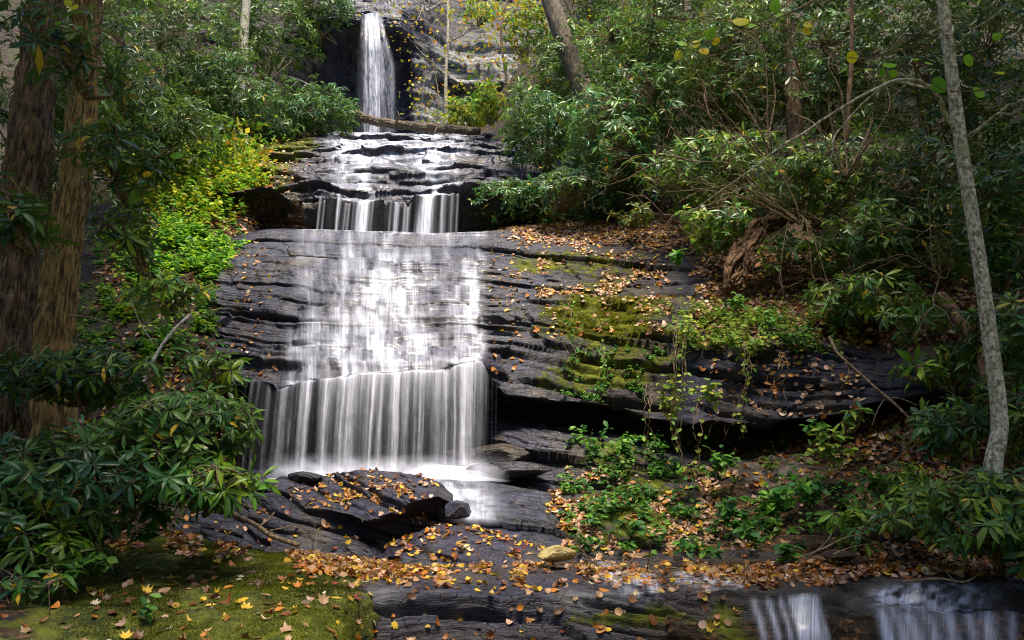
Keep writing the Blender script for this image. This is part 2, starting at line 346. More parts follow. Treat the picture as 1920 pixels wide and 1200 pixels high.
# the big slab of the main fall with its undercut
MB = {
 250: [(440,13.5),(455,11.4),(500,10.3),(570,9.5),(650,8.8),(738,8.2),(746,9.0),(800,8.9),(885,8.8),(905,7.9),(1010,6.6)],
 430: [(440,13.5),(450,11.3),(500,10.2),(570,9.4),(650,8.7),(735,8.1),(744,9.0),(800,8.9),(885,8.8),(905,7.8),(1010,6.6)],
 500: [(431,13.5),(434,11.4),(490,10.2),(560,9.35),(640,8.65),(726,8.0),(736,8.95),(800,8.9),(880,8.8),(900,7.8),(1010,6.6)],
 600: [(431,13.5),(433,11.4),(480,10.3),(560,9.3),(640,8.55),(706,7.95),(716,8.9),(800,8.85),(880,8.75),(898,7.8),(1010,6.6)],
 700: [(434,13.5),(437,11.4),(480,10.3),(560,9.3),(640,8.5),(691,7.95),(701,8.85),(800,8.85),(870,8.7),(896,7.8),(1010,6.6)],
 800: [(437,13.5),(440,11.4),(485,10.3),(560,9.3),(640,8.5),(690,7.95),(700,8.85),(790,8.8),(860,8.5),(893,7.75),(1010,6.6)],
 900: [(434,13.5),(437,11.4),(485,10.3),(560,9.3),(630,8.6),(680,8.0),(695,8.8),(780,8.8),(840,8.4),(893,7.7),(1010,6.5)],
 950: [(430,13.8),(433,11.5),(485,10.4),(560,9.3),(640,8.5),(735,8.1),(745,8.9),(780,8.9),(825,8.3),(893,7.7),(1030,6.2)],
 1050: [(412,14),(424,12.0),(480,10.6),(550,9.45),(622,8.6),(741,8.15),(750,9.0),(785,9.0),(815,8.3),(905,7.6),(1055,5.9)],
 1150: [(396,14),(405,12.2),(470,10.8),(545,9.5),(628,8.5),(752,8.1),(762,9.0),(795,9.0),(825,8.2),(915,7.4),(1060,5.85)],
 1230: [(395,13.6),(402,12),(470,10.7),(545,9.4),(614,8.4),(780,7.95),(790,8.9),(830,8.9),(865,8.0),(930,7.3),(1062,5.85)],
 1300: [(397,13.4),(405,11.8),(480,10.4),(560,9.1),(640,8.0),(800,7.6),(808,8.6),(840,8.6),(872,7.7),(945,7.0),(1062,5.8)],
 1400: [(400,13),(410,11.5),(500,9.8),(570,8.8),(655,7.6),(790,7.3),(797,8.3),(840,8.3),(870,7.4),(950,6.8),(1062,5.8)],
 1550: [(410,12),(420,11),(510,9.2),(590,8.2),(672,7.3),(775,7.1),(782,8.0),(812,8.0),(835,7.2),(930,6.6),(1062,5.75)],
 1660: [(410,11.6),(420,10.7),(520,8.8),(605,7.9),(690,7.1),(752,6.95),(758,7.6),(778,7.5),(810,6.95),(920,6.4),(1062,5.6)],
 1760: [(410,11.3),(420,10.4),(525,8.5),(615,7.6),(690,6.95),(735,6.8),(742,6.9),(765,6.8),(805,6.7),(920,6.2),(1062,5.5)],
 1920: [(410,11),(420,10),(540,8.0),(620,7.2),(680,6.7),(720,6.6),(730,6.6),(760,6.5),(800,6.4),(920,6.0),(1062,5.3)],
 2500: [(410,10.5),(420,9.4),(540,7.4),(620,6.6),(680,6.3),(720,6.2),(730,6.15),(760,6.1),(800,6.0),(920,5.5),(1062,4.9)],
}
def mb_disp(P, x, y):
    soft = .25+.75*sst(1320, 1220, x)+.6*sst(1280, 1350, x)*sst(1640, 1580, x)*sst(640, 670, y)*sst(800, 790, y)
    soft = np.clip(soft, .15, 1)
    return strata(P, 1., 1, .12)*soft*(1-.6*sst(500, 450, y))*(1-.35*sst(535, 580, x)*sst(915, 880, x))+(.25*fbm(P*1.1, 4)+.06*fbm(P*4.5, 4))*(1-soft)
def mb_mask(P, x, y, v):
    m = blob(x, y, 1130, 585, 125, 42, 1.)+blob(x, y, 1180, 680, 150, 60, .6)+blob(x, y, 1000, 490, 80, 25, .6)+blob(x, y, 1150, 500, 110, 40, .5)
    m = m+blob(x, y, 1200, 960, 130, 90, .8)+blob(x, y, 1130, 840, 90, 35, .5)+blob(x, y, 1050, 1010, 40, 60, -.5)+blob(x, y, 1060, 700, 90, 40, .3)
    m = m+sst(1280, 1330, x)*sst(640, 560, y)*.3+blob(x, y, 390, 520, 30, 60, .5)
    wet = .95-.75*sst(960, 1150, x)*(y < 760)-.5*sst(1100, 1200, x)*(y >= 760)
    b = .55*sst(1000, 1120, x)*sst(800, 760, y)*sst(1300, 1250, x)+sst(1280, 1340, x)*(1-sst(640, 665, y)*sst(800, 785, y))*.9
    b = b+.4*sst(1000, 1100, x)*sst(800, 840, y)
    p = .5*blob(x, y, 1300, 830, 60, 18)+.5*blob(x, y, 1450, 880, 60, 40)
    return M4(m, wet, p, b)
surface('main', MB, 980, 620, mb_disp, mb_mask, 'rock_slab')

# middle cascade
MC = {
 400: [(455,12.4),(438,12.35),(395,12.35),(385,12.1),(355,12.9),(320,14.0),(290,15.8),(270,17.5),(266,21)],
 520: [(455,12.4),(436,12.3),(388,12.3),(378,12.05),(350,12.8),(315,13.9),(288,15.6),(268,17.5),(262,21)],
 600: [(455,12.4),(436,12.3),(382,12.25),(371,12.05),(345,12.8),(312,13.9),(286,15.6),(267,17.8),(262,21)],
 650: [(455,12.4),(439,12.3),(398,12.25),(389,11.9),(345,12.8),(310,13.9),(285,15.6),(266,17.9),(262,21)],
 740: [(455,12.4),(440,12.3),(388,12.3),(376,12.1),(345,12.9),(312,14.0),(284,15.6),(265,18),(262,21)],
 700: [(455,12.4),(440,12.3),(397,12.25),(388,11.95),(345,12.8),(310,13.9),(284,15.6),(265,18),(262,21)],
 800: [(455,12.4),(441,12.3),(394,12.25),(384,11.95),(350,12.7),(312,13.9),(284,15.6),(265,18),(262,21)],
 880: [(455,12.4),(438,12.35),(386,12.25),(374,12.1),(345,12.9),(312,14.0),(284,15.7),(266,18),(262,21)],
 1000: [(455,12.6),(436,12.7),(384,12.5),(372,12.3),(340,13.1),(312,14.2),(290,15.7),(268,18),(262,21)],
 1150: [(455,12.8),(436,12.9),(380,12.9),(366,12.6),(340,13.5),(312,14.6),(290,16),(270,18),(262,21)],
}
def mc_mask(P, x, y, v):
    m = blob(x, y, 500, 330, 70, 60, .7)+blob(x, y, 560, 280, 60, 18, .7)
    b = sst(590, 540, x)*.6+sst(386, 396, y)*.65
    return M4(m, .95+0*x-.4*sst(570, 530, x), 0*x, b)
surface('mid', MC, 420, 330, lambda P, x, y: strata(P, 1.6, 5, -.03)+.15*fbm(P*.9, 4), mc_mask, 'rock_slab')
# upper cliff
UC = {
 380: [(300,18.5),(262,18.7),(170,19),(100,19.3),(50,19.6),(0,20.2),(-60,22),(-200,26)],
 540: [(300,19.3),(262,19.6),(170,20),(100,20),(50,20),(0,20.5),(-60,22),(-200,26)],
 620: [(300,20.3),(262,20.6),(170,20.9),(100,20.6),(50,20.1),(22,20.2),(0,22),(-200,28)],
 650: [(300,20.6),(262,21.2),(170,21.4),(100,20.9),(45,20.1),(22,20.2),(0,22),(-200,28)],
 750: [(300,20.6),(262,21.3),(170,21.6),(110,21.2),(60,20.2),(25,20.4),(0,22.5),(-200,28)],
 780: [(300,20.9),(262,21.0),(170,21.1),(110,21.0),(70,21.0),(22,21.2),(-5,23),(-200,28)],
 860: [(300,21.4),(262,21.8),(178,22.2),(160,21.8),(80,22.4),(15,23.2),(-40,25),(-200,29)],
 960: [(300,21.2),(262,21.6),(175,22),(155,21.6),(80,22.3),(15,23.2),(-40,25),(-200,29)],
 1200: [(300,20.5),(262,21),(170,21.5),(155,21.4),(80,22),(15,23.2),(-40,25),(-200,29)],
}
def uc_mask(P, x, y, v):
    pale = sst(765, 800, x)*sst(60, 130, y)*.95+.2*sst(765, 800, x)
    return M4(.25*sst(620, 560, x), .85*sst(790, 760, x)*sst(600, 640, x)+.2, pale, .55*sst(640, 590, x)+.3*sst(770, 800, x))
surface('cliff', UC, 420, 300, lambda P, x, y: strata(P, 1.2, 9, .12)+.4*fbm(P*.5, 5), uc_mask, 'cliff')
# banks
LB = {
 -900: [(1030,4.8),(900,5.6),(700,7.0),(560,8.5),(440,10),(360,11),(265,12.5),(100,15),(-250,22)],
 -100: [(1030,5.4),(900,6.3),(700,7.6),(560,9.0),(440,10.8),(360,12),(265,14),(100,17),(-250,25)],
 200: [(1030,5.7),(900,6.6),(700,7.9),(560,9.2),(440,11.0),(360,12.6),(265,15),(100,19),(-250,26)],
 340: [(1030,5.9),(900,6.8),(710,7.9),(560,9.1),(440,11.0),(360,12.8),(265,16),(100,20),(-250,27)],
 400: [(1030,6.4),(900,7.6),(710,8.3),(560,9.4),(440,11.3),(360,12.6),(265,16.3),(100,20.5),(-250,27)],
 450: [(1030,7.0),(900,8.4),(710,9.2),(560,10.2),(440,11.6),(360,12.3),(265,16.6),(100,20.5),(-250,27)],
 520: [(1030,8),(900,9.4),(710,10),(560,11),(440,12.6),(368,12.5),(268,16.8),(100,21),(-250,27)],
 600: [(1030,9),(900,10),(710,11),(560,12),(440,13.5),(400,14),(300,18),(150,22),(-150,28)],
}
def lb_mask(P, x, y, v): return M4(.45+.3*fbm2(x/60, y/60)+0*x, .2+0*x, 0*x, 1+0*x)
surface('left', LB, 420, 420, lambda P, x, y: .22*fbm(P*.8, 5)+.05*fbm(P*5, 3), lb_mask, 'bank', M_soil, sharp=False)
RB = {
 880: [(470,14.5),(400,16),(330,18),(200,23),(50,26),(-250,32)],
 1000: [(470,13),(400,13.4),(330,16),(200,19),(50,23),(-250,30)],
 1150: [(440,12.6),(395,12.8),(330,14.2),(200,16.5),(50,20),(-250,28)],
 1300: [(450,11.7),(400,12.0),(330,13.2),(200,15),(50,18),(-250,25)],
 1500: [(460,11),(405,11.4),(330,12.2),(200,13.6),(50,16),(-250,22)],
 1700: [(460,10.4),(405,10.7),(330,11.5),(200,12.8),(50,15),(-250,20)],
 1900: [(460,9.9),(405,10.1),(330,10.9),(200,12),(50,14),(-250,18)],
 2700: [(460,9.2),(405,9.4),(330,10),(200,11),(50,12.5),(-250,16)],
}
surface('right', RB, 300, 240, lambda P, x, y: .25*fbm(P*.7, 5)+.05*fbm(P*5, 3), lb_mask, 'bank', M_soil, sharp=False)
# the valley sides all round, unseen wooded hills added to block low sky light
g = np.linspace(-110, 110, 150); X, Y = np.meshgrid(g, g, indexing='ij')
a = np.maximum(0, np.abs(X)-(9+.85*np.clip(Y, 0, 60))); b_ = np.maximum(0, -Y-5); c_ = np.maximum(0, Y-32)
dd = np.sqrt(a*a+b_*b_+c_*c_); Z = -1.2+.30*np.clip(Y-9, 0, 23)+1.15*dd; Z = 30*np.tanh(Z/30)+.8*fbm2(X*.2, Y*.2)*np.clip(dd, 0, 3)
idx = np.arange(Z.size).reshape(Z.shape); q = np.stack([idx[:-1, :-1], idx[1:, :-1], idx[1:, 1:], idx[:-1, 1:]], -1).reshape(-1, 4)
def hill_mat():
    n = N('wooded_hill'); p = n.pos(); a = n.noise(.9, 6, .7, p)
    return n.out(n.a('ShaderNodeBsdfPrincipled', {'Base Color': n.mix(n.ss(.35, .65, a), (.008, .014, .004), (.05, .06, .015)), 'Roughness': .95}).outputs[0])
tag(link('shading_hillside', mesh('shading_hillside', np.stack([X, Y, Z], -1), [q], hill_mat())), kind='structure')
# stream bed floor beneath everything in front
# ------------------------------------------------------------------ water
def near_surface(key, off=.012, smooth=3):
    S = SURF[key]; P = S['P'].copy()
    for _ in range(smooth):
        P[1:-1, 1:-1] = (P[1:-1, 1:-1]*2+P[:-2, 1:-1]+P[2:, 1:-1]+P[1:-1, :-2]+P[1:-1, 2:])/6
    return P+off*np.array([0, -.8, .5])
def water_sheet(P, dens, streak, label, name='water', off_u=0):
    nu, nv = P.shape[:2]
    L = np.concatenate([np.zeros((nu, 1)), np.cumsum(np.linalg.norm(np.diff(P, axis=1), axis=2), axis=1)], 1)
    uw = np.linspace(0, np.linalg.norm(P[-1, nv//2]-P[0, nv//2]), nu)[:, None]+0*L; uv = np.stack([uw+off_u, L], -1)
    idx = np.arange(nu*nv).reshape(nu, nv); keep = dens > .01
    q = np.stack([idx[:-1, :-1], idx[1:, :-1], idx[1:, 1:], idx[:-1, 1:]], -1).reshape(-1, 4)
    kf = keep.ravel()[q].any(1); q = q[kf]
    used, inv = np.unique(q, return_inverse=True); q = inv.reshape(-1, 4)
    mk = M4(dens, streak+0*dens, 0*dens, 0*dens).reshape(-1, 4)[used]
    o = link(name, mesh(name, P.reshape(-1, 3)[used], [q], M_water, uv=uv.reshape(-1, 2)[used], extra=mk))
    return tag(o, label, kind='structure')
def gs(x, c, w, a): return a*np.exp(-((x-c)/w)**2)
def strands(x, v, lst, wave=0):
    r = 0*x
    for c, w, a_ in lst: r = r+gs(x, c, w, a_)
    return r
STR0 = [(539,8,.62),(548,12,.3),(581,4,.85),(584,9,.3),(611,5,.6),(620,16,.22),(645,7,.5),(662,5.5,.9),(668,13,.35),(689,4,.25),(700,3.6,.9),(717,4,.25),(745,5,.6),(742,14,.3),(767,5,.4),(795,12,.22),(822,12,.35),(839,5,.28),(857,5,.3),(873,6,.62),(886,8,.55),(900,5,.3),(914,2,.3),(930,2,.12),(495,3,.25),(478,2,.2),(508,4,.2)]
STR = [(c+rng.uniform(-3, 3), w*(.45 if w > 8 else rng.uniform(.5, 1.1)), a_*(.75 if w > 8 else rng.uniform(.7, 1.25))) for c, w, a_ in STR0]+[(rng.uniform(520, 915), rng.uniform(1, 3), rng.uniform(.15, .55)) for _ in range(26)]
S = SURF['main']; px, py, row = S['px'], S['py'], S['row']
Pw = near_surface('main', .02, 4)
# on the slab: rows 1..5
lip_i = int(np.argmin(np.abs(row-5))); c0 = int(np.argmin(np.abs(row-.6)))
ui = np.where((px[:, 0] > 455) & (px[:, 0] < 945))[0]; u0, u1 = ui[0], ui[-1]
X = px[u0:u1, c0:lip_i+1]; Yp = py[u0:u1, c0:lip_i+1]; P = Pw[u0:u1, c0:lip_i+1]
sh = 10*fbm2(Yp/60, X/200)
x = X+sh
D = gs(x, 560, 22, .38)+gs(x, 592, 14, .42)+gs(x, 640, 24, .75)+gs(x, 690, 26, .72)+gs(x, 742, 38, 1.0)+gs(x, 800, 22, .38)+gs(x, 850, 10, .5)+gs(x, 884, 24, 1.05)
D = D*sst(432, 500, Yp)+.30*sst(515, 560, x)*sst(925, 905, x)+.45*sst(465, 440, Yp)*sst(540, 640, X)*sst(960, 900, X)
ld = np.floor((Yp+16*fbm2(x/45, Yp/70))/27); steps = fbm(np.stack([x/11+ld*3.7, Yp/70, ld*1.3], -1), 4); cell = fbm(np.stack([x/24+9, Yp/38, 0*x], -1), 3)
D = D*np.clip(.72+1.15*steps+.8*cell, .06, 1.4)
lines = np.zeros_like(D)
for (ly, a_) in ((478, .25), (512, .3), (556, .28), (590, .3), (640, .5), (652, .4), (676, .45)):
    lines += a_*np.exp(-((Yp+6*fbm2(x/30, x*0+ly)-ly)/3.2)**2)
D = D+lines*np.clip(D, 0, .6)
spread = 25*sst(500, 700, Yp)
D = D*sst(540-spread*1.6, 575-spread, X)*sst(925, 905, X)+.14*sst(480, 520, X)*sst(560, 720, Yp)*sst(930, 900, X)*(.6+cell)
D = D+sst(560, 690, Yp)*.55*strands(X, Yp, STR)
D = .50*np.clip(D, 0, 2)**1.1
D = np.clip(D, 0, .78)
water_sheet(P, D, .5, 'white silky sheet of water sliding down the broad dark slab')
nvv = 90
lipP = Pw[u0:u1, lip_i]; lx = px[u0:u1, 0]; ly_ = py[u0:u1, lip_i]
for layer in range(2):
    t = np.linspace(0, 1, nvv)[None, :, None]
    base = at(lx, np.where(lx > 780, 872+0*lx, 886), lipP[:, 1]-.12)
    C = np.repeat(lipP[:, None], nvv, 1); zb = base[:, 2]
    C = C.copy(); tt = t[..., 0]
    C[..., 2] = lipP[:, 2][:, None]*(1-tt)+zb[:, None]*tt
    C[..., 1] = lipP[:, 1][:, None]-.12*np.sqrt(tt)-.03*layer+.03*fbm2(lx[:, None]/14+layer*9+0*tt, tt*2)
    C[..., 2] += .0
    xx = lx[:, None]+3*fbm2(lx[:, None]/50+0*tt, tt*1.5+layer)
    top = np.exp(-tt/.22)
    Dn = strands(xx+layer*7, tt, STR)*(1-.25*tt)*np.clip(.75+1.3*fbm2(lx[:, None]/30+layer*5+0*tt, 0*tt)+.35*fbm2(lx[:, None]/8, tt*3+layer), .08, 1.5)*(.4 if layer else 1.15)
    Dn = Dn+(.40*top*(1+.9*fbm2(lx[:, None]/11, tt*0+layer))+.02)*sst(560, 660, lx)[:, None]*sst(918, 905, lx)[:, None]*(.75+.5*fbm2(xx/5, tt*.6+layer))*(.6 if layer else 1)
    Dn = Dn+.025*sst(468, 500, lx)[:, None]*sst(925, 905, lx)[:, None]*(1+fbm2(xx/3, tt*.3))*(1-.5*tt)
    Dn = Dn*sst(468, 474, lx)[:, None]*sst(940, 925, lx)[:, None]
    water_sheet(C, np.clip(Dn, 0, .9), .5, ['thin white water strands dropping from the slab lip', 'second veil of water strands just in front of the first'][layer], off_u=layer*3.3)
# pool at the foot and the spill to the right of the boulder
def patch(cols, nu, nv, fn, label, streak=.3, name='water', off=0.0):
    ks = sorted(cols); K = np.array([cols[k] for k in ks], float); pxs = np.linspace(ks[0], ks[-1], nu)
    G = np.stack([np.stack([np.interp(pxs, ks, K[:, r, c]) for c in (0, 1)], -1) for r in range(K.shape[1])], 1)
    v = np.linspace(0, K.shape[1]-1, nv); j = np.minimum(v.astype(int), K.shape[1]-2); g = v-j
    H = G[:, j]*(1-g)[None, :, None]+G[:, j+1]*g[None, :, None]; gx = np.repeat(pxs[:, None], nv, 1)
    P = at(gx, H[..., 0], H[..., 1]); P = P+.02*fbm(P*3, 3)[..., None]*np.array([0, 0, 1.])
    return water_sheet(P, fn(gx, H[..., 0]), streak, label)
patch({400: [(900,8.9),(908,7.3)], 560: [(884,8.9),(897,7.35)], 700: [(879,8.9),(896,7.35)], 860: [(876,8.9),(900,7.1)], 960: [(876,8.8),(903,7.2)]}, 120, 30,
      lambda x, y: np.clip(.6*sst(420, 500, x)*sst(965, 880, x)*sst(870, 888, y)*(1+.5*fbm2(x/40, y/8)), 0, .9), 'milky pool water at the foot of the curtain fall', .15)
ch = {770: [(868,8.2),(885,7.6),(900,7.3),(905,7.2),(925,7.0),(935,6.9)], 830: [(862,8.3),(880,7.7),(893,7.4),(925,7.0),(950,6.7),(975,6.4)],
      880: [(858,8.3),(878,7.75),(893,7.45),(925,7.0),(955,6.65),(988,6.3)], 940: [(856,8.3),(876,7.75),(893,7.5),(925,7.0),(955,6.7),(992,6.3)], 1010: [(860,8.2),(880,7.7),(895,7.5),(925,7.1),(960,6.7),(1000,6.3)]}
def chd(x, y):
    c = 845+sst(880, 960, y)*55
    d = .8*np.exp(-(np.abs(x-c)/(48-16*sst(880, 960, y)))**2)*(.85+.9*fbm2(x/22, y/10))
    d = d+.8*np.exp(-((x-(838+(y-905)*.62))/9)**2)*sst(900, 915, y)*sst(985, 965, y)
    d = d+.25*np.exp(-((y-882)/5)**2)*sst(780, 800, x)*sst(960, 930, x)
    return np.clip(d*sst(1000, 955, x)*sst(990, 960, y)*sst(858, 872, y), 0, .9)
patch(ch, 200, 120, chd, 'soft white water spilling past the round wet boulder', .3)
# mist-like spray at the foot, a low soft sheet
patch({470: [(842,7.75),(902,7.4)], 960: [(842,7.75),(902,7.4)]}, 120, 30, lambda x, y: np.clip(.55*sst(845, 890, y)*sst(480, 560, x)*sst(960, 880, x)*(1+.9*fbm2(x/22, y/16)), 0, 1), 'fine white spray where the curtain meets the pool', .1)
# middle cascade
S = SURF['mid']; px, py, row = S['px'], S['py'], S['row']; Pm = near_surface('mid', .03, 3)
ui = np.where((px[:, 0] > 560) & (px[:, 0] < 960))[0]; u0, u1 = ui[0], ui[-1]; r3 = int(np.argmin(np.abs(row-3)))
X = px[u0:u1, r3:]; Yp = py[u0:u1, r3:]; P = Pm[u0:u1, r3:]
def brush(X, Y, pts, w, a_):
    pts = np.array(pts, float); best = 0*X
    for i in range(len(pts)-1):
        p, q_ = pts[i], pts[i+1]; d = q_-p; t = np.clip(((X-p[0])*d[0]+(Y-p[1])*d[1])/(d@d), 0, 1)
        ds = np.hypot(X-p[0]-t*d[0], (Y-p[1]-t*d[1])*.6); best = np.maximum(best, np.exp(-(ds/w)**2))
    return a_*best
D = brush(X, Yp, [(800,275),(805,315),(822,350),(838,362),(806,385)], 20, .95)+brush(X, Yp, [(690,270),(680,330),(688,382)], 13, .75)+brush(X, Yp, [(640,345),(650,385)], 22, .35)+brush(X, Yp, [(740,268),(720,300),(650,300)], 16, .5)
D = D+.34*sst(312, 290, Yp)*sst(600, 650, X)*sst(890, 860, X)*(1+1.2*fbm2(X/26, Yp/5))+.12*sst(590, 640, X)*sst(880, 840, X)*(1+fbm2(X/30, Yp/7))
for ly in (283, 296, 318, 365):
    D = D+.35*np.exp(-((Yp-ly+4*fbm2(X/25, X*0+ly))/2.)**2)*sst(600, 660, X)*sst(900, 850, X)*(.5+.8*(fbm2(X/12+ly, X*0) > 0))
D = np.clip(1.05*D*np.clip(.62+.9*fbm2(X/16, Yp/6), .05, 1.3), 0, .93)*sst(930, 880, X)
water_sheet(P, D, .45, 'white water sliding over the low steps of the middle cascade')
lipP = Pm[u0:u1, r3]+np.array([0, -.02, 0])*1.; lx = px[u0:u1, 0]; t = np.linspace(0, 1, 40)[None]
C = np.repeat(lipP[:, None], 40, 1).copy(); zb = at(lx, 440+0*lx, lipP[:, 1])[:, 2]-.05
C[..., 2] = lipP[:, 2][:, None]*(1-t)+zb[:, None]*t; C[..., 1] -= .1*np.sqrt(t)
ST2 = [(rng.uniform(600, 865), rng.uniform(1.2, 2.6), rng.uniform(.1, .45)) for _ in range(16)]+[(690,7,.75),(683,3,.5),(806,0,0),(676,3,.3),(658,2,.3),(652,2,.25),(640,2,.2),(611,2,.3),(603,1.5,.3),(744,3,.45),(735,2,.25),(762,2,.15),(835,4,.25),(850,3,.2),(860,2,.2)]
Dn = sum(gs(lx[:, None]+2*t, c, max(w, 1), a_) for c, w, a_ in ST2)+gs(lx[:, None], 806-8*t, 9+4*t, .95)+.04*(1+fbm2(lx[:, None]/3, t*.3))*sst(598, 606, lx)[:, None]*sst(865, 855, lx)[:, None]
water_sheet(C, np.clip(Dn, 0, .92), .6, 'narrow ribbons of water falling off the middle cascade lip')
# upper fall
nu, nv = 130, 120; t = np.linspace(0, 1, nv)[None]; s = np.linspace(-1, 1, nu)[:, None]
cx = 698+8*sst(0, .5, t)+0*s; wd = 23+17*sst(0, .45, t)
gx = cx+s*wd; gy = 24+t*240+9*s*s*(t < .5)*(1-2*t)+0*s
P = at(gx, gy, 19.85-.3*sst(0, .3, t)+.1*fbm2(gx/8, gy/60)+0*s)
D = gs(s, -.1, .16, .95)*(1-.1*t)+gs(s, .3, .14, .65)*sst(1, .3, t)+gs(s, -.5, .10, .45)+gs(s, -.28, .06, .4)+gs(s, .12, .05, .4)+.16*np.exp(-(s/.8)**4)+gs(s, .7, .12, .35)+.5*sst(.22, .0, t)*np.exp(-(s/.7)**4)
D = D*sst(1.02, .9, np.abs(s))*(.85+.5*fbm2(gx/3, gy/90))
water_sheet(P, np.clip(D, 0, .93), .6, 'tall narrow upper fall pouring down the dark cliff')
# front right spills, over the ledge
S = SURF['fg']; px, py, row = S['px'], S['py'], S['row']; Pf = near_surface('fg', .035, 30)
ui = np.where((px[:, 0] > 1090) & (px[:, 0] < 1990))[0]; u0, u1 = ui[0], ui[-1]; r4 = int(np.argmin(np.abs(row-4.0)))
X = px[u0:u1, :r4][:, ::-1]; Yp = py[u0:u1, :r4][:, ::-1]; P = Pf[u0:u1, :r4][:, ::-1]
sk = X-(Yp-1100)*.35
D = .75*brush(X, Yp, [(1130,1068),(1165,1082),(1225,1090)], 11, 1)*np.clip(.5+1.5*fbm2(X/9, Yp/3.5), 0, 1.2)+.7*brush(X, Yp, [(1270,1082),(1320,1090),(1390,1090)], 6, 1)*np.clip(.5+1.5*fbm2(X/9, Yp/3), 0, 1.2)
for c, w, a_ in ((1408,7,.35),(1435,6,.4),(1458,5,.35),(1478,8,.45),(1495,13,.85),(1512,9,.55),(1525,5,.3)): D = D+gs(sk, c, w, a_)*sst(1108, 1122, Yp)*(1-.2*sst(1150, 1250, Yp))
D = D+.04*sst(1390, 1410, sk)*sst(1540, 1520, sk)*sst(1110, 1125, Yp)
D = D+.55*sst(1605, 1640, X)*sst(1900, 1780, X)*sst(1098, 1112, Yp)*sst(1140, 1122, Yp)*np.clip(.6+1.8*fbm2(X/16, Yp/5), 0, 1.4)
for c, w, a_ in ((1635,12,.5),(1665,10,.4),(1690,14,.45),(1725,12,.35),(1760,14,.45),(1800,10,.35),(1830,14,.4),(1870,8,.3)): D = D+gs(sk, c, w, a_)*sst(1125, 1145, Yp)*(1+.4*fbm2(X/6, Yp/80))
D = D+.06*sst(1615, 1640, sk)*sst(1900, 1850, sk)*sst(1120, 1140, Yp)
water_sheet(P, np.clip(D*1.3, 0, .85), .55, 'small veils of stream water spilling over the front ledge at lower right')

# ------------------------------------------------------------------ loose rocks
def rock_shell(name, cols, nu, nv, label, seed, A=.5, mk=None, cat='rock'):
    """a rock with its own front, top and back, closed by dropping its rim into the ground"""
    S0 = dict(SURF)
    o = surface('tmp', cols, nu, nv, lambda P, x, y: strata(P, A, seed, .25)+.05*fbm(P*1.6+seed, 4), mk, name)
    del o['kind']; S_ = SURF.pop('tmp'); tag(o, label, cat); return o, S_
mkb = lambda P, x, y, v: M4(.15+0*x, 1+0*x, 0*x, .12+.0*x)
BR = {
 330: [(1000,7.6),(948,7.3),(944,7.0),(950,6.8),(960,6.6),(972,6.45),(1000,6.2),(1075,5.8)],
 400: [(1000,7.7),(925,7.4),(921,7.1),(935,6.85),(955,6.6),(972,6.45),(1000,6.2),(1075,5.8)],
 470: [(1000,7.8),(915,7.4),(911,7.2),(930,6.9),(950,6.65),(968,6.5),(1000,6.25),(1075,5.8)],
 530: [(1000,7.8),(900,7.5),(892,7.2),(925,6.8),(948,6.5),(956,6.47),(1005,6.25),(1075,5.8)],
 600: [(1000,7.8),(893,7.5),(888,7.2),(925,6.75),(950,6.42),(958,6.43),(1010,6.3),(1075,5.8)],
 650: [(1000,7.8),(891,7.5),(886,7.2),(930,6.65),(958,6.3),(968,6.42),(1010,6.35),(1075,5.9)],
 695: [(1000,7.8),(889,7.5),(884,7.2),(930,6.55),(975,6.05),(988,6.35),(1015,6.35),(1075,6.0)],
 730: [(1000,7.8),(892,7.4),(888,7.15),(925,6.6),(962,6.15),(978,6.42),(1010,6.45),(1075,6.3)],
 780: [(1000,7.7),(898,7.3),(893,7.1),(915,6.8),(945,6.4),(958,6.6),(1000,6.62),(1075,6.6)],
 820: [(1000,7.6),(910,7.2),(905,7.0),(918,6.8),(935,6.55),(948,6.72),(1000,6.75),(1075,6.8)],
 850: [(1000,7.5),(935,7.1),(930,6.95),(936,6.85),(946,6.7),(965,6.95),(1000,6.95),(1075,6.9)],
}
b1, SB1 = rock_shell('boulder', BR, 520, 300, 'broad flat wet boulder strewn with leaves below the curtain fall', 21, .75, mkb, 'boulder'); SURF['b1'] = SB1
B2 = {
 700: [(1075,6.6),(1050,6.2),(1046,6.1),(1052,5.95),(1060,5.8),(1085,5.5)],
 760: [(1040,6.8),(1015,6.4),(1006,6.3),(1025,6.05),(1045,5.85),(1085,5.5)],
 820: [(1030,6.9),(990,6.5),(982,6.4),(1010,6.15),(1045,5.85),(1085,5.5)],
 880: [(1030,6.9),(992,6.5),(984,6.35),(1010,6.1),(1045,5.8),(1085,5.5)],
 950: [(1040,6.8),(1008,6.4),(1000,6.25),(1020,6.0),(1048,5.75),(1085,5.5)],
 1010: [(1050,6.7),(1028,6.3),(1022,6.15),(1035,5.95),(1052,5.7),(1085,5.5)],
 1060: [(1075,6.5),(1052,6.2),(1050,6.1),(1055,5.9),(1062,5.75),(1085,5.5)],
}
b2, SB2 = rock_shell('boulder', B2, 260, 130, 'low wet slab of rock between the flat boulder and the ochre stone', 33, .6, mkb, 'boulder'); SURF['b2'] = SB2
def ico(sub):
    import bmesh
    bm = bmesh.new(); bmesh.ops.create_icosphere(bm, subdivisions=sub, radius=1)
    V = np.array([v.co[:] for v in bm.verts]); Fc = np.array([[v.index for v in f.verts] for f in bm.faces]); bm.free(); return V, Fc
IV, IF = ico(5)
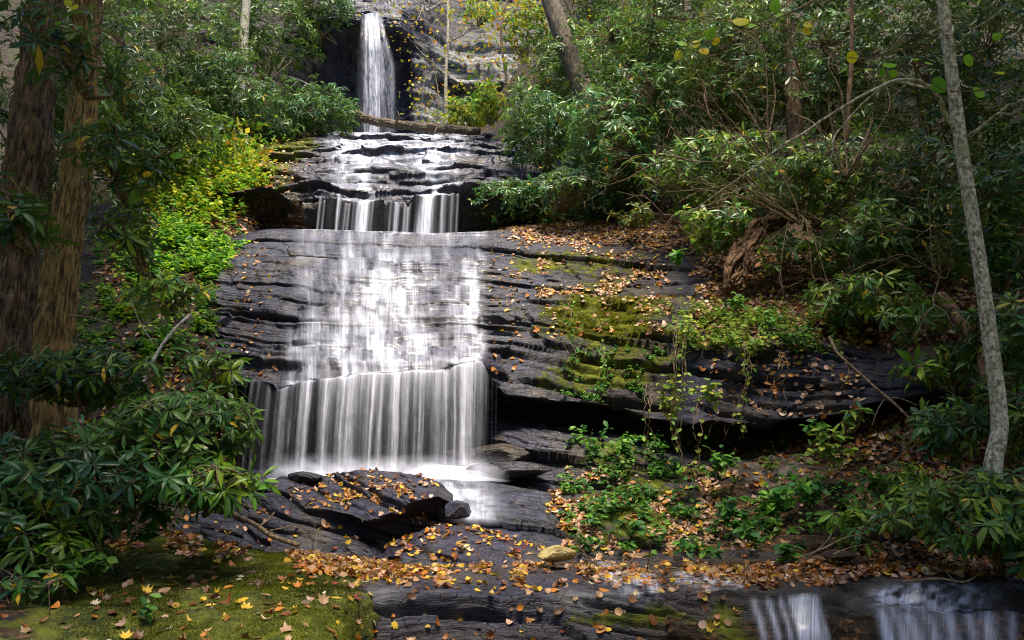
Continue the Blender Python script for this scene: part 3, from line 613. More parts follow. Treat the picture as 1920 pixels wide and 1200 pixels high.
def boulder(px_, py_, Y, rx, ry, rz, label, seed, mat=None, wet=1, moss=.1, rot=0, cat='rock', name='rock', brown=.1):
    c = at(px_, py_, Y); V = IV.copy()
    # knock flat facets off the ball
    rs = np.random.default_rng(seed)
    for k in range(16):
        n_ = rs.normal(size=3); n_ /= np.linalg.norm(n_); d = V@n_; lim = rs.uniform(.62, .9); V = V-np.maximum(0, d-lim)[:, None]*n_
    V = V*(1+.10*fbm(IV*1.7+seed, 4)+.03*fbm(IV*7+seed, 3))[:, None]*np.array([rx, ry, rz])
    ca, sa = math.cos(rot), math.sin(rot); V = V@np.array([[ca, 0, sa], [0, 1, 0], [-sa, 0, ca]]).T
    me = mesh(name, V, [IF], mat or M_rock, extra=np.tile([moss, wet, 0, brown], (len(V), 1)))
    o = link(name, me); o.location = c; return tag(o, label, cat)
boulder(856, 960, 6.55, .13, .14, .125, 'round dark wet boulder split by water beside the white spill', 4, rot=.3, cat='boulder', name='boulder')
boulder(570, 899, 7.15, .18, .14, .075, 'small black wet rock at the back left of the flat boulder', 5)
boulder(500, 912, 7.1, .16, .16, .07, 'angular dark rock at the left shoulder of the flat boulder', 8, rot=.5)
boulder(672, 888, 7.2, .13, .1, .04, 'thin flat stone perched on the back of the flat boulder', 6, brown=.5)
boulder(1038, 1040, 5.45, .15, .10, .062, 'ochre yellow stone on the front ledge amid fallen leaves', 7, M_stone, rot=-.1, cat='stone', name='stone')
boulder(868, 862, 8.1, .3, .22, .12, 'smooth rock under thin water at the foot of the curtain fall', 9)
boulder(955, 884, 7.7, .42, .25, .10, 'wet flat rock just right of the white water at the fall foot', 10, brown=.3)
boulder(960, 855, 8.15, .45, .3, .13, 'brown wet rock under the overhang right of the fall', 12, brown=.7)
boulder(940, 598, 8.75, .16, .12, .07, 'black wedge of rock at the right edge of the main fall', 13)
boulder(1575, 1042, 5.3, .12, .1, .04, 'grey stone half buried in leaves at the right bank foot', 14, wet=.3, brown=.8)
boulder(275, 955, 5.6, .035, .03, .03, 'pale little stone under the left rhododendron', 15, M_stone)

# ------------------------------------------------------------------ leaves of shrubs
def norm(v): return v/(np.linalg.norm(v, axis=-1, keepdims=True)+1e-9)
def leaves(pos, dirs, up, L, W, tint, droop=.25, lod=1, fold=.25):
    """pos (N,3) leaf foot, dirs (N,3) along, up (N,3); L,W (N,)"""
    n = len(pos); d = norm(dirs); s = norm(np.cross(d, up)); u = np.cross(s, d)
    L = np.broadcast_to(L, (n,))[:, None]; W = np.broadcast_to(W, (n,))[:, None]
    dr = np.broadcast_to(droop, (n,))[:, None]
    def pt(t, w, f): return pos+d*L*t-u*L*dr*t*t*1.0+s*W*w+u*W*f
    if lod == 0:
        V = np.stack([pos, pt(.55, .5, fold), pt(1, 0, 0), pt(.55, -.5, fold)], 1)
        b = np.arange(n)[:, None]*4; T3 = [b+np.array([0, 1, 2]), b+np.array([0, 2, 3])]
        return V.reshape(-1, 3), [np.concatenate(T3)], np.repeat(tint, 4, 0)
    V = np.stack([pos, pt(.3, .34, fold*.7), pt(.3, 0, 0), pt(.3, -.34, fold*.7), pt(.68, .5, fold), pt(.68, 0, 0), pt(.68, -.5, fold), pt(1, 0, 0)], 1)
    b = np.arange(n)[:, None]*8
    tr = np.concatenate([b+np.array(k) for k in ([0, 1, 2], [0, 2, 3], [4, 7, 5], [5, 7, 6])])
    qd = np.concatenate([b+np.array(k) for k in ([1, 4, 5, 2], [2, 5, 6, 3])])
    tt = np.repeat(tint[:, None], 8, 1).copy(); tt[:, [2, 5]] *= 1.25
    return V.reshape(-1, 3), [tr, qd], tt.reshape(-1, 3)
def perp(a):
    r = np.where(np.abs(a[:, 2:3]) < .9, np.array([[0, 0, 1.]]), np.array([[1., 0, 0]])); x = norm(np.cross(a, r)); return x, np.cross(a, x)
GREENS = np.array([(.018, .062, .010), (.036, .100, .010), (.065, .140, .010), (.10, .165, .010), (.018, .070, .022)])
def whorls(C, A, leaf, nl, rs, palette=GREENS, bright=1., yellow=.012, lod=1, spread=(.15, .75), wr=.29):
    n = len(C); k = nl; x, y = perp(A)
    ph = (np.arange(k)[None]+rs.uniform(0, 1, (n, 1)))*2*math.pi/k+rs.normal(0, .22, (n, k))
    el = rs.uniform(spread[0], spread[1], (n, k))-.25
    d = np.cos(el)[..., None]*(np.cos(ph)[..., None]*x[:, None]+np.sin(ph)[..., None]*y[:, None])+np.sin(el)[..., None]*A[:, None]
    d = norm(d+np.array([0, 0, -.18])); up = norm(A[:, None]*1.0+rs.normal(0, .2, (n, k, 3)))
    L = leaf*rs.uniform(.55, 1.2, (n, k))*rs.uniform(.65, 1.15, (n, 1))
    base = palette[rs.integers(0, len(palette), (n, 1))]*rs.uniform(.7, 1.3, (n, k, 1))*bright
    base = base*rs.uniform(.75, 1.3, (n, 1, 1))
    yl = rs.uniform(size=(n, k)) < yellow
    base = np.where(yl[..., None], np.array([.55, .36, .02])*rs.uniform(.6, 1.1, (n, k, 1)), base)
    pos = C[:, None]+d*leaf*.08-A[:, None]*rs.uniform(0, .12, (n, k, 1))*leaf
    kp = (rs.uniform(size=n*k) < np.repeat(rs.uniform(.55, 1, n), k)); fl = lambda a: a.reshape(-1, 3)[kp]
    d = norm(d+rs.normal(0, .13, d.shape)); m = kp.sum()
    return leaves(fl(pos), fl(d), fl(up), L.ravel()[kp], (L*wr).ravel()[kp]*rs.uniform(.8, 1.15, m), fl(base), rs.uniform(.0, .6, m), lod, rs.uniform(.05, .35, m)[:, None])
def shrub(px_, py_, Y, rxp, ryp, dep, nw, label, leaf=.13, lod=1, seed=0, bright=1., yellow=.012, base=None, palette=GREENS, nst=9, shell=.35, group='rhododendrons on the banks', twr=1., name='rhododendron', cat='shrub', nl=9, mat=None, wr=.29):
    rs = np.random.default_rng(seed+1000)
    c = at(px_, py_, Y); rx = rxp/F*Y; rz = ryp/F*Y
    d = norm(rs.normal(size=(nw, 3))); lump = 1+.38*fbm(d*1.8+seed, 3)
    rr = rs.uniform(0, 1, nw)**shell*lump
    # gather whorls into clumps
    C = c+d*rr[:, None]*np.array([rx, dep, rz])
    q = fbm(C*(1.6/ max(leaf/.13, .6))+seed*3.1, 3); keep = q > np.quantile(q, .22); C = C[keep]; d = d[keep]
    A = norm(d*np.array([.5, .5, .25])+np.array([0, -.18, .62])+rs.normal(0, .3, C.shape))
    if base is None: b = c+np.array([0, dep*.3, -rz*1.05])
    else: b = at(*base)
    t = empty(name, b, label, cat, group)
    G_ = Geo(); G_.add(*whorls(C, A, leaf, nl, rs, palette, bright, yellow, lod, wr=wr))
    child('foliage', G_.me('foliage', mat or M_rhodo), t)
    T = Geo(); bt = (.6, .5, .4)
    sel = C[rs.choice(len(C), min(nst, len(C)), replace=False)]
    hubs = []
    for e in sel:
        s0 = b+rs.normal(0, .06, 3)*np.array([1, 1, .2])*min(1, rx)
        m1 = s0*.6+e*.4+rs.normal(0, .13, 3)*rx; m2 = s0*.2+e*.8+rs.normal(0, .07, 3)*rx
        pth = cr([s0, m1, m2, e], 14); T.add(*tube(pth, np.linspace(.018, .006, 14)*twr*(leaf/.13)**.5, 5)); hubs.append(pth)
    H = np.concatenate(hubs)
    for i in range(0, len(C), 1 if lod else 3):       # each whorl on its own twig
        h = H[np.argmin(((H-C[i])**2).sum(1)+rs.uniform(0, .05*rx, len(H)))]
        e = C[i]; m = (h+e)/2+rs.normal(0, .04, 3)+np.array([0, 0, -.05*np.linalg.norm(e-h)])
        T.add(*tube(cr([h, m, e], 5), np.linspace(.005, .0028, 5)*twr*(leaf/.13)**.5, 3))
    child('stems', T.me('stems', M_twig), t)
    return t
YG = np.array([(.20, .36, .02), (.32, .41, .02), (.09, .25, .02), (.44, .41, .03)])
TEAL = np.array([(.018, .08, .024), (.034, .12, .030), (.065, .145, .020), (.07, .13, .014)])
LIT = np.array([(.058, .145, .012), (.10, .20, .012), (.16, .24, .012), (.035, .11, .024)])  # brighter greens, carrying light on the leaves in their colour
shrubs = [  # dimmed palettes paint shade on the shaded shrubs, raised ones paint light
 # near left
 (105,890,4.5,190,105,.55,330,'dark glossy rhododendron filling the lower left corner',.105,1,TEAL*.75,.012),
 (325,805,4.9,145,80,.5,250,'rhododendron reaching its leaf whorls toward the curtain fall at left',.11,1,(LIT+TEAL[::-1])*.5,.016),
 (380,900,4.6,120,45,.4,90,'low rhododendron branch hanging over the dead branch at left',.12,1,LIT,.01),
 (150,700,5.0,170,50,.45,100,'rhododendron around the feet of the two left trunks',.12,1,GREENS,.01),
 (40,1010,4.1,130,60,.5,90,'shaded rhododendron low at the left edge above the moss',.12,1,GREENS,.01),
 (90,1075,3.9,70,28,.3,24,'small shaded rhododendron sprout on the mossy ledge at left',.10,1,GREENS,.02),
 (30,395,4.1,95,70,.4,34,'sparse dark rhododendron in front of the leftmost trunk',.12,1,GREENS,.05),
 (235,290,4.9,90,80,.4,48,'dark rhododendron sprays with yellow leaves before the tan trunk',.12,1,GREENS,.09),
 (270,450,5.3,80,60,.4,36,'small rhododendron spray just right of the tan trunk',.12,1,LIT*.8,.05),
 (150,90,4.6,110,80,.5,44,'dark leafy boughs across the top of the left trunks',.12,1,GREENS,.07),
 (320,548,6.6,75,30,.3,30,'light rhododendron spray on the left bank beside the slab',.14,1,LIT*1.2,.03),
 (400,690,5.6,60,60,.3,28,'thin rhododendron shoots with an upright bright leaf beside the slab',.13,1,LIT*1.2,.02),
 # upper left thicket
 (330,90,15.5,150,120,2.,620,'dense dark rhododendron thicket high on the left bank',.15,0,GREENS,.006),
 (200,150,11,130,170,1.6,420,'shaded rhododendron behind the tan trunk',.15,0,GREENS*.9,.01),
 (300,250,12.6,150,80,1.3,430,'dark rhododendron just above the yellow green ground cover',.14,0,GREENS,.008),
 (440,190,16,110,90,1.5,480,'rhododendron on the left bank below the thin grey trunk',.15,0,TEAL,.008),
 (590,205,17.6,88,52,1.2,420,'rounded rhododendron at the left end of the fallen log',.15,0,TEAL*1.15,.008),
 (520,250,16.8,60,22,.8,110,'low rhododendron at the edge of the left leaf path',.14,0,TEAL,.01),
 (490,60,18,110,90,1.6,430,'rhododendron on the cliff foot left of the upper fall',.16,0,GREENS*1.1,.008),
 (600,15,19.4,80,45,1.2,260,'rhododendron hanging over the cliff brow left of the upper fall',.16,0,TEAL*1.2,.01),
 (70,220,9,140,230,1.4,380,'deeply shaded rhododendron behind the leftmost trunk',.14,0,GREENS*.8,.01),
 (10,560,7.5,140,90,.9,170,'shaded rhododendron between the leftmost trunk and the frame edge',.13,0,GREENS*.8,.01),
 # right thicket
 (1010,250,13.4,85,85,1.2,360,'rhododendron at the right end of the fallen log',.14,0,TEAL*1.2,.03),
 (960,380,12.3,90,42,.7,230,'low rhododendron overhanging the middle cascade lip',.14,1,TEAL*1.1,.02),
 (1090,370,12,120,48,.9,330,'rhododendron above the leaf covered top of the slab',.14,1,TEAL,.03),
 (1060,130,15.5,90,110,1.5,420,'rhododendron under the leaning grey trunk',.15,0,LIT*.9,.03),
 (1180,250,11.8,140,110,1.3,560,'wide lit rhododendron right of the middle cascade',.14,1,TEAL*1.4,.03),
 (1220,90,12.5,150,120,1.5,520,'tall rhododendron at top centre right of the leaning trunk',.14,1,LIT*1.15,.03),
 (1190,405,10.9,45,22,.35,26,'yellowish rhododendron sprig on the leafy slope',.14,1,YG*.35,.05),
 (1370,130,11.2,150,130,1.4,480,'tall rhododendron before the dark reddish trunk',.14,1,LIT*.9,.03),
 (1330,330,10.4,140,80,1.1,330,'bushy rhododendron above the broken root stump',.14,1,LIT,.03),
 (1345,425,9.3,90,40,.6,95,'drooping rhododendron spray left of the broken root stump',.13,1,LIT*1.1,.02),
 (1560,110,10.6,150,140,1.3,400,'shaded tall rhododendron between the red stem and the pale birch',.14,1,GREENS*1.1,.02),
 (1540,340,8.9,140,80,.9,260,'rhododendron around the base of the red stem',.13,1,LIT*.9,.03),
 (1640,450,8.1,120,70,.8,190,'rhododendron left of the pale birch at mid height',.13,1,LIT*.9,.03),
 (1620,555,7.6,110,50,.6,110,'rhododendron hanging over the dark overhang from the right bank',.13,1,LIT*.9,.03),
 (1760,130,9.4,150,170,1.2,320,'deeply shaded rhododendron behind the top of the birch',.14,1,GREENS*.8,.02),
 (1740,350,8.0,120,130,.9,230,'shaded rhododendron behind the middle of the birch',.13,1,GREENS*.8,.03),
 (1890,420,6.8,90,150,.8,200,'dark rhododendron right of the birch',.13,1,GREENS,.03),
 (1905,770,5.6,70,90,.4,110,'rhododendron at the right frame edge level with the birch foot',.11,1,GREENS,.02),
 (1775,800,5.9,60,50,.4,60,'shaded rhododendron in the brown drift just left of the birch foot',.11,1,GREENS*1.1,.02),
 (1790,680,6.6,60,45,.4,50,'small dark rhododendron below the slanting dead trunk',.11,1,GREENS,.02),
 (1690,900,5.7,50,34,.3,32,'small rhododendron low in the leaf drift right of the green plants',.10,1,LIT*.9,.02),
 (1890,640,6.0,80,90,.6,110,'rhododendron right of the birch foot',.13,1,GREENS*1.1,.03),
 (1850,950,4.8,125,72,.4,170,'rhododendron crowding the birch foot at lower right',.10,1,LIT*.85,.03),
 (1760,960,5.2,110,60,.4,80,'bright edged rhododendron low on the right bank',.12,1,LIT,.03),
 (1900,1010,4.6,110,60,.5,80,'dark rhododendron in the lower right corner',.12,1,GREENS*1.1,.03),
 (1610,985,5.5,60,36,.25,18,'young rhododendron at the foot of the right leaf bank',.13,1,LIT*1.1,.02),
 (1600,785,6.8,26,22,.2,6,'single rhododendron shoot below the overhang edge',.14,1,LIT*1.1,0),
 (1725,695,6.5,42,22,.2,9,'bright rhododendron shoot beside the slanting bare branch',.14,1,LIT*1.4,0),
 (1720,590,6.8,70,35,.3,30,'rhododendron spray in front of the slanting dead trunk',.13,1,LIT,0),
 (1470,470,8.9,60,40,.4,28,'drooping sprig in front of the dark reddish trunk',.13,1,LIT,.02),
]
SC = 1.45
for i, s_ in enumerate(shrubs):
    px_, py_, Y, rxp, ryp, dep, nw, lab, lf, lod, pal, yl = s_
    sparse = nw < 100
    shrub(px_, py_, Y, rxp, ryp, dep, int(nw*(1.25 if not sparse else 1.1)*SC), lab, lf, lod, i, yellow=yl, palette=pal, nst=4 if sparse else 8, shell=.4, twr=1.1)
# tall shrub masses that only back the others, further up the banks
for i, (a_) in enumerate([
 (420,-60,21,260,110,'thicket on the upper left skyline'), (150,-80,15,230,150,'thicket above the left trunks'),
 (1120,-30,19,150,110,'thicket behind the leaning grey trunk'), (1330,-40,15,220,130,'thicket at the top behind the reddish trunk'),
 (1560,-60,13.5,200,140,'thicket at the top left of the birch'), (1820,-40,12,220,170,'thicket at the top right corner'),
 (1480,240,13,220,120,'deep thicket behind the reddish trunk'), (1720,500,9.6,200,130,'deep thicket behind the birch'), (1250,200,14.5,240,150,'deep thicket in the middle of the right bank'), (1950,250,10,180,200,'deep thicket at the right frame edge')]):
    px_, py_, Y, rxp, ryp, lab = a_
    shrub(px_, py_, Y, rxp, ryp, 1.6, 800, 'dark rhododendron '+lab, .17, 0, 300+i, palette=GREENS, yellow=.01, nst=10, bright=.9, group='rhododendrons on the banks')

# ------------------------------------------------------------------ trees
def pth(pts, n=40): return cr(np.array([at(*p) for p in pts]), n)
def crown_leaves(G_, C, rs, n, r, leaf, pal, lod=0):
    P = C+np.clip(rs.normal(0, 1, (n, 3)), -1.9, 1.9)*r; d = norm(rs.normal(size=(n, 3))+np.array([0, 0, -.3])); up = norm(rs.normal(0, .5, (n, 3))+np.array([0, 0, 1.]))
    L = leaf*rs.uniform(.6, 1.2, n); T = pal[rs.integers(0, len(pal), n)]*rs.uniform(.7, 1.3, (n, 1))
    G_.add(*leaves(P, d, up, L, L*.6, T, .1, lod, .1))
def tree(name, label, pts, r0, r1, mat, k=28, n=120, bark=.14, limbs=(), crown=None, seed=0, group=None, flare=0):
    P = pth(pts, n); t = empty(name, P[0], label, 'tree', group)
    r = np.linspace(r0, r1, n)*(1+flare*np.exp(-np.linspace(0, 12, n)))
    V, Q = tube(P, r, k, bark, seed); child('trunk', mesh('trunk', V, Q, mat), t)
    rs = np.random.default_rng(seed)
    for lm in limbs:
        q_ = pth(lm[0], 36) if not isinstance(lm[0], np.ndarray) else lm[0]
        q_ = q_+np.cumsum(rs.normal(0, .006, q_.shape), 0)
        child('limb', mesh('limb', *tube(q_, np.linspace(lm[1], lm[2], len(q_)), 8, .08, seed)[:2], mat), t)
    if crown:
        G_ = Geo()
        for (cc, nn, rr, lf, pal) in crown: crown_leaves(G_, np.array(cc), rs, nn, np.array(rr), lf, pal)
        child('crown', G_.me('crown', M_soft), t)
    return t
DG = np.array([(.04, .09, .015), (.07, .12, .02), (.10, .14, .02), (.2, .2, .02)])
YL = np.array([(.42, .33, .02), (.5, .42, .03), (.25, .32, .03), (.45, .2, .02)])
tree('tree', 'thick dark barked trunk at the far left edge with pale lichen spots', [(-5,1000,5.2),(10,640,5.2),(38,400,5.2),(72,120,5.2),(92,-80,5.3),(120,-500,5.6),(160,-1000,6)], .152, .11, M_bark, 120, 420, .30, seed=1,
     limbs=[([(92,-80,5.3),(10,-300,5),(-200,-600,4.5)], .07, .02), ([(110,-400,5.5),(250,-600,5.2),(350,-800,5)], .06, .02)],
     crown=[((-2.8, 3.0, 8.6), 5200, (1.2, 1.0, .5), .18, DG), ((-3.4, 1.2, 8.2), 5000, (1.2, 1.0, .5), .18, DG), ((-6.4, 3.4, 9.2), 5000, (1.3, 1.2, .5), .18, DG), ((-4.8, 5.5, 9.8), 7000, (1.5, 1.3, .6), .18, DG), ((-7, 8.0, 10.8), 4600, (1.5, 1.3, .6), .18, DG)], flare=.3)  # unseen crown clusters above the frame, added to shade the left side
tree('tree', 'tan furrowed trunk second from the left with a lit right side', [(92,900,6.0),(100,640,6.0),(118,480,6.0),(146,300,6.0),(160,100,6.0),(172,-100,6.1),(190,-500,6.4),(200,-900,6.8)], .145, .085, M_bark2, 120, 420, .24, seed=2,
     limbs=[([(172,-100,6.1),(60,-350,6),(-60,-600,6)], .05, .015)], crown=[((-5.2, 5.0, 8.4), 3600, (1.4, 1.6, .9), .16, DG)], flare=.5)
tree('tree', 'slim mossy grey trunk standing in the upper left thicket', [(452,200,16.5),(458,60,16.5),(466,-60,16.6),(470,-300,17)], .11, .08, M_birch, 16, 60, .08, seed=3, crown=[((-5.5, 17, 15.5), 500, (1.2, 1, .8), .16, DG)])
tree('tree', 'pale blotchy birch trunk leaning at the right with bare side branches', [(1868,1010,5.1),(1862,880,5.15),(1874,790,5.2),(1858,650,5.25),(1838,500,5.3),(1806,300,5.35),(1782,120,5.4),(1764,-30,5.5),(1730,-400,5.7),(1700,-900,6)], .056, .038, M_birch, 24, 220, .05, seed=4,
     limbs=[([(1790,248,5.37),(1765,205,5.3),(1738,165,5.2),(1700,150,5.1),(1650,155,5.0),(1580,190,4.9),(1480,255,4.9),(1380,330,5.0),(1280,400,5.1)], .018, .004),
            ([(1738,165,5.2),(1690,148,5.3),(1640,168,5.4),(1600,210,5.5),(1560,260,5.5),(1552,300,5.5),(1548,330,5.5)], .010, .004),
            ([(1812,265,5.36),(1850,235,5.2),(1892,205,5.1)], .014, .008), ([(1875,217,5.1),(1925,214,5.0)], .007, .004),
            ([(1784,80,5.4),(1815,60,5.3),(1860,25,5.2),(1900,-10,5.1)], .009, .004), ([(1778,70,5.4),(1740,30,5.3),(1700,-20,5.2)], .008, .004),
            ([(1798,150,5.4),(1830,165,5.2),(1870,160,5.1),(1930,180,5.0)], .005, .002)],
     crown=[((8.0, 4.6, 9.6), 6000, (1.4, 1.4, .5), .18, DG), ((4.3, 0.6, 8.6), 4500, (1.2, 1.0, .5), .18, DG), ((3.6, 2.6, 9.0), 6500, (1.3, 1.2, .5), .18, DG), ((5.4, 5.2, 10.2), 7500, (1.5, 1.4, .6), .18, DG), ((7.2, 8.0, 11.6), 4500, (1.4, 1.4, .6), .18, DG), ((1.9, 1.2, 8.4), 2200, (1.0, .9, .4), .18, DG)], flare=.1)  # out-of-view crown clusters placed to darken the right edge and foreground
tree('tree', 'dark reddish brown trunk upright in the right thicket', [(1500,470,10.3),(1497,330,10.5),(1488,200,10.7),(1478,60,10.8),(1470,-100,11),(1460,-500,11.5)], .14, .09, M_bark, 24, 120, .16, seed=5, flare=.8, crown=[((3.9, 10.2, 10.8), 1600, (1.5, 1.3, .9), .16, DG)])
tree('tree', 'thick grey brown trunk leaning left at top centre', [(1120,240,14.5),(1085,150,14.5),(1060,80,14.5),(1035,10,14.6),(1010,-80,14.8),(950,-400,15.5)], .22, .16, M_lean, 24, 100, .12, seed=6, crown=[((.6, 15.5, 15.5), 700, (1.6, 1.2, .8), .16, YL)])
tree('tree', 'thin reddish upright stem left of the birch', [(1585,330,8.4),(1590,200,8.4),(1597,100,8.5),(1597,-30,8.6),(1600,-200,8.8)], .03, .02, M_red, 10, 60, .06, seed=7)
tree('sapling', 'slender pale sapling with yellow leaves before the pale cliff', [(838,245,19.4),(836,150,19.4),(840,60,19.5),(838,-60,19.6)], .055, .03, M_birch, 8, 40, 0, seed=8,
     limbs=[([(836,140,19.4),(800,110,19),(780,90,19)], .02, .006), ([(838,80,19.4),(880,55,19),(900,40,19)], .02, .006)],
     crown=[(at(775,84,19.2), 30, (.4, .3, .16), .11, YL), (at(880,120,19.2), 80, (.6, .3, .35), .13, YL), (at(800,180,19.1), 40, (.5, .3, .3), .13, YL), (at(900,40,19.2), 110, (.9, .4, .3), .14, YL), (at(760,20,19.2), 40, (.7, .3, .2), .14, YL)])
tree('sapling', 'thin bare sapling just left of the slender yellow leaved one', [(818,240,19.2),(822,180,19.2),(810,110,19.3)], .02, .012, M_twig, 6, 30, 0, seed=9, crown=[(at(792,165,19.1), 35, (.35, .3, .3), .13, YL)])
tree('maple_sapling', 'yellow leaved maple sapling beneath the leaning trunk', [(960,240,17.5),(950,150,17.5),(940,60,17.6),(960,-40,17.8)], .04, .02, M_twig, 8, 40, 0, seed=10,
     crown=[(at(985,60,17.3), 420, (.8, .5, .7), .13, YL), (at(950,150,17.3), 120, (.5, .4, .5), .14, YG*.8), (at(925,10,17.5), 70, (.7, .4, .3), .14, YL)])
tree('sapling', 'young sapling with lime leaves over the ground cover', [(430,330,13.5),(445,290,13.4),(440,240,13.4)], .015, .008, M_twig, 6, 24, 0, seed=12,
     crown=[(at(440,240,13.3), 45, (.22, .2, .18), .16, YG*.7), (at(470,285,13.2), 60, (.22, .2, .2), .16, YL)])
for i, (px_, py_, Y, rxp, ryp, nw, lab) in enumerate([(985,50,17.5,48,60,190,'golden and lime leaved shrub at the foot of the leaning trunk'), (900,20,19,60,26,110,'thin yellow leaved shrub across the top of the pale cliff'), (870,212,18.6,62,28,300,'sunlit lime green shrub at the foot of the pale cliff'), (920,190,17.6,42,40,220,'yellow green shrub between the cliff and the rhododendrons')]):
    shrub(px_, py_, Y, rxp, ryp, .6, nw, lab, .13, 0, 500+i, palette=YG, nst=8, group='lime shrubs under the cliff', name='shrub', nl=6, mat=M_soft, wr=.5)
# broken root stump, logs and branches
def wood(name, label, cat, parts, mat, bark=.1, k=14, twigs=0, seed=0, group=None):
    base = at(*parts[0][0][0]); t = empty(name, base, label, cat, group); rs = np.random.default_rng(seed+70)
    for j, (pts, r0, r1) in enumerate(parts):
        n = 170 if bark > .25 else 70; k = 60 if bark > .25 else k; P = pth(pts, n); P = P+.25*r0*np.stack([fbm(P*7+1, 3), fbm(P*7+5, 3), fbm(P*7+9, 3)], -1)
        child('main_stem' if j == 0 else 'side_branch', mesh('wood', *tube(P, np.linspace(r0, r1, n), k if (j == 0 or bark > .25) else 7, bark, seed+j), mat), t)
    return t
wood('log', 'long fallen log lying across the stream below the upper fall', 'log', [([(655,210,18.6),(700,226,18.5),(770,236,18.4),(830,241,18.3),(900,246,18.2)], .12, .095), ([(742,232,18.3),(748,218,18.2),(745,208,18.2)], .03, .015), ([(820,240,18.2),(812,254,18.1)], .03, .012)], M_lean, .3, 22)
wood('root_stump', 'torn reddish root stump jutting down from the right bank', 'stump', [([(1500,385,9.5),(1470,405,9.3),(1420,430,9.1),(1385,480,8.9),(1370,545,8.75)], .13, .10), ([(1430,425,9.1),(1405,470,8.85),(1392,520,8.8)], .10, .04), ([(1400,450,9.0),(1368,495,8.75),(1356,540,8.72)], .09, .03)], M_red, .62, 26, seed=3)
wood('dead_trunk', 'slanting dead trunk in the shade left of the birch', 'log', [([(1765,555,6.9),(1800,600,6.6),(1835,650,6.3),(1850,720,6.0)], .05, .035)], M_red, .2, 16, seed=5)
wood('branch', 'forked fallen branch lying on the leaves by the flat boulder', 'branch', [([(345,915,5.7),(400,940,5.6),(440,965,5.45),(480,985,5.3),(510,1005,5.2),(560,1022,5.15)], .014, .016), ([(488,986,5.3),(505,972,5.4),(515,960,5.45)], .007, .004), ([(505,995,5.25),(530,990,5.3),(550,983,5.35)], .005, .003)], M_twig, .06, seed=6)
wood('branch', 'dark wet stick above the forked fallen branch', 'branch', [([(350,912,6.0),(400,930,5.95),(450,945,5.9),(498,960,5.85)], .012, .008)], M_bark, .06, seed=7)
wood('branch', 'straight brown stick at the left end of the milky pool', 'branch', [([(380,925,6.6),(430,917,6.6),(480,913,6.6),(522,912,6.6)], .010, .007)], M_twig, .06, seed=8)
wood('branch', 'pale slanting dead branch above the left rhododendron', 'branch', [([(258,740,5.6),(280,690,5.7),(305,645,5.8),(335,610,5.9),(358,590,6.0)], .013, .010), ([(285,640,5.7),(260,600,5.8),(245,560,5.9)], .004, .002)], M_grey, .06, seed=9)
wood('branch', 'curved grey stick rising from the base of the tan trunk', 'branch', [([(130,592,5.7),(165,595,5.6),(205,608,5.5),(225,625,5.5),(230,650,5.5)], .008, .005)], M_twig, .05, seed=10)
wood('branch', 'long bare slanting branch across the dark overhang', 'branch', [([(1555,632,6.9),(1570,662,6.8),(1600,690,6.7),(1640,725,6.55),(1680,760,6.4),(1720,800,6.3)], .014, .009), ([(1662,742,6.5),(1645,770,6.45),(1635,798,6.4)], .006, .003), ([(1662,745,6.5),(1690,748,6.4),(1720,760,6.3)], .005, .003), ([(1590,682,6.75),(1590,705,6.7),(1575,730,6.7)], .005, .002)], M_twig, .05, seed=11)
wood('branch', 'bleached dead branch on the cliff left of the upper fall', 'branch', [([(590,165,18.4),(560,150,18.3),(530,142,18.2),(515,146,18.2)], .025, .01), ([(560,150,18.3),(545,165,18.2)], .015, .006), ([(575,157,18.3),(560,172,18.2)], .015, .006)], M_grey, .06, seed=12)
wood('branch', 'grey driftwood twigs piled at the foot of the right bank', 'branch', [([(1500,1045,5.2),(1540,1030,5.2),(1580,1010,5.25),(1620,1000,5.3)], .007, .004), ([(1510,1050,5.2),(1545,1020,5.25),(1560,1000,5.3)], .006, .003), ([(1560,1040,5.1),(1600,1025,5.2),(1650,1018,5.3)], .006, .003)], M_twig, .05, seed=13)
wood('branch', 'forked twig lying on leaves at the lower right corner', 'branch', [([(1690,1090,4.7),(1760,1085,4.7),(1810,1090,4.6),(1850,1065,4.7)], .007, .004), ([(1790,1090,4.65),(1770,1070,4.75),(1740,1062,4.8)], .004, .002)], M_twig, .05, seed=14)
# bare thin shrubs through the right thicket
def bare(label, root, ends, seed, r=.012, mat=None):
    rs = np.random.default_rng(seed+900); b = at(*root); t = empty('bare_shrub', b, label, 'shrub', 'bare twiggy shrubs in the right thicket'); T = Geo()
    for e in ends:
        e = at(*e); m = b*.5+e*.5+np.array([0, 0, .12*np.linalg.norm(e-b)])+rs.normal(0, .08, 3)
        P = cr([b, b*.75+m*.25+rs.normal(0, .04, 3), m, m*.4+e*.6+rs.normal(0, .08, 3), e], 30); T.add(*tube(P, np.linspace(r, .003, 30), 5))
        for k in range(7):
            i = rs.integers(8, 29); d = norm(P[min(i+1, 29)]-P[i-1]+rs.normal(0, .55, 3)*np.linalg.norm(P[min(i+1, 29)]-P[i-1])); L = rs.uniform(.15, .55)
            q_ = cr([P[i], P[i]+d*L*.5+rs.normal(0, .03, 3), P[i]+d*L+rs.normal(0, .07, 3)], 9); T.add(*tube(q_, np.linspace(.004, .0015, 9), 3))
            for kk in range(2):
                j = rs.integers(3, 8); d2 = norm(d+rs.normal(0, .6, 3)); T.add(*tube(cr([q_[j], q_[j]+d2*.1+rs.normal(0, .01, 3), q_[j]+d2*.22], 5), np.linspace(.0025, .001, 5), 3))
    child('stems', T.me('stems', mat or M_twig), t)
bare('spreading bare shrub arching over the leafy slope', (1500,420,8.3), [(1290,330,8.0),(1250,360,8.2),(1330,250,8.1),(1400,200,8.2),(1220,400,8.4),(1350,380,7.8),(1280,300,8)], 1)
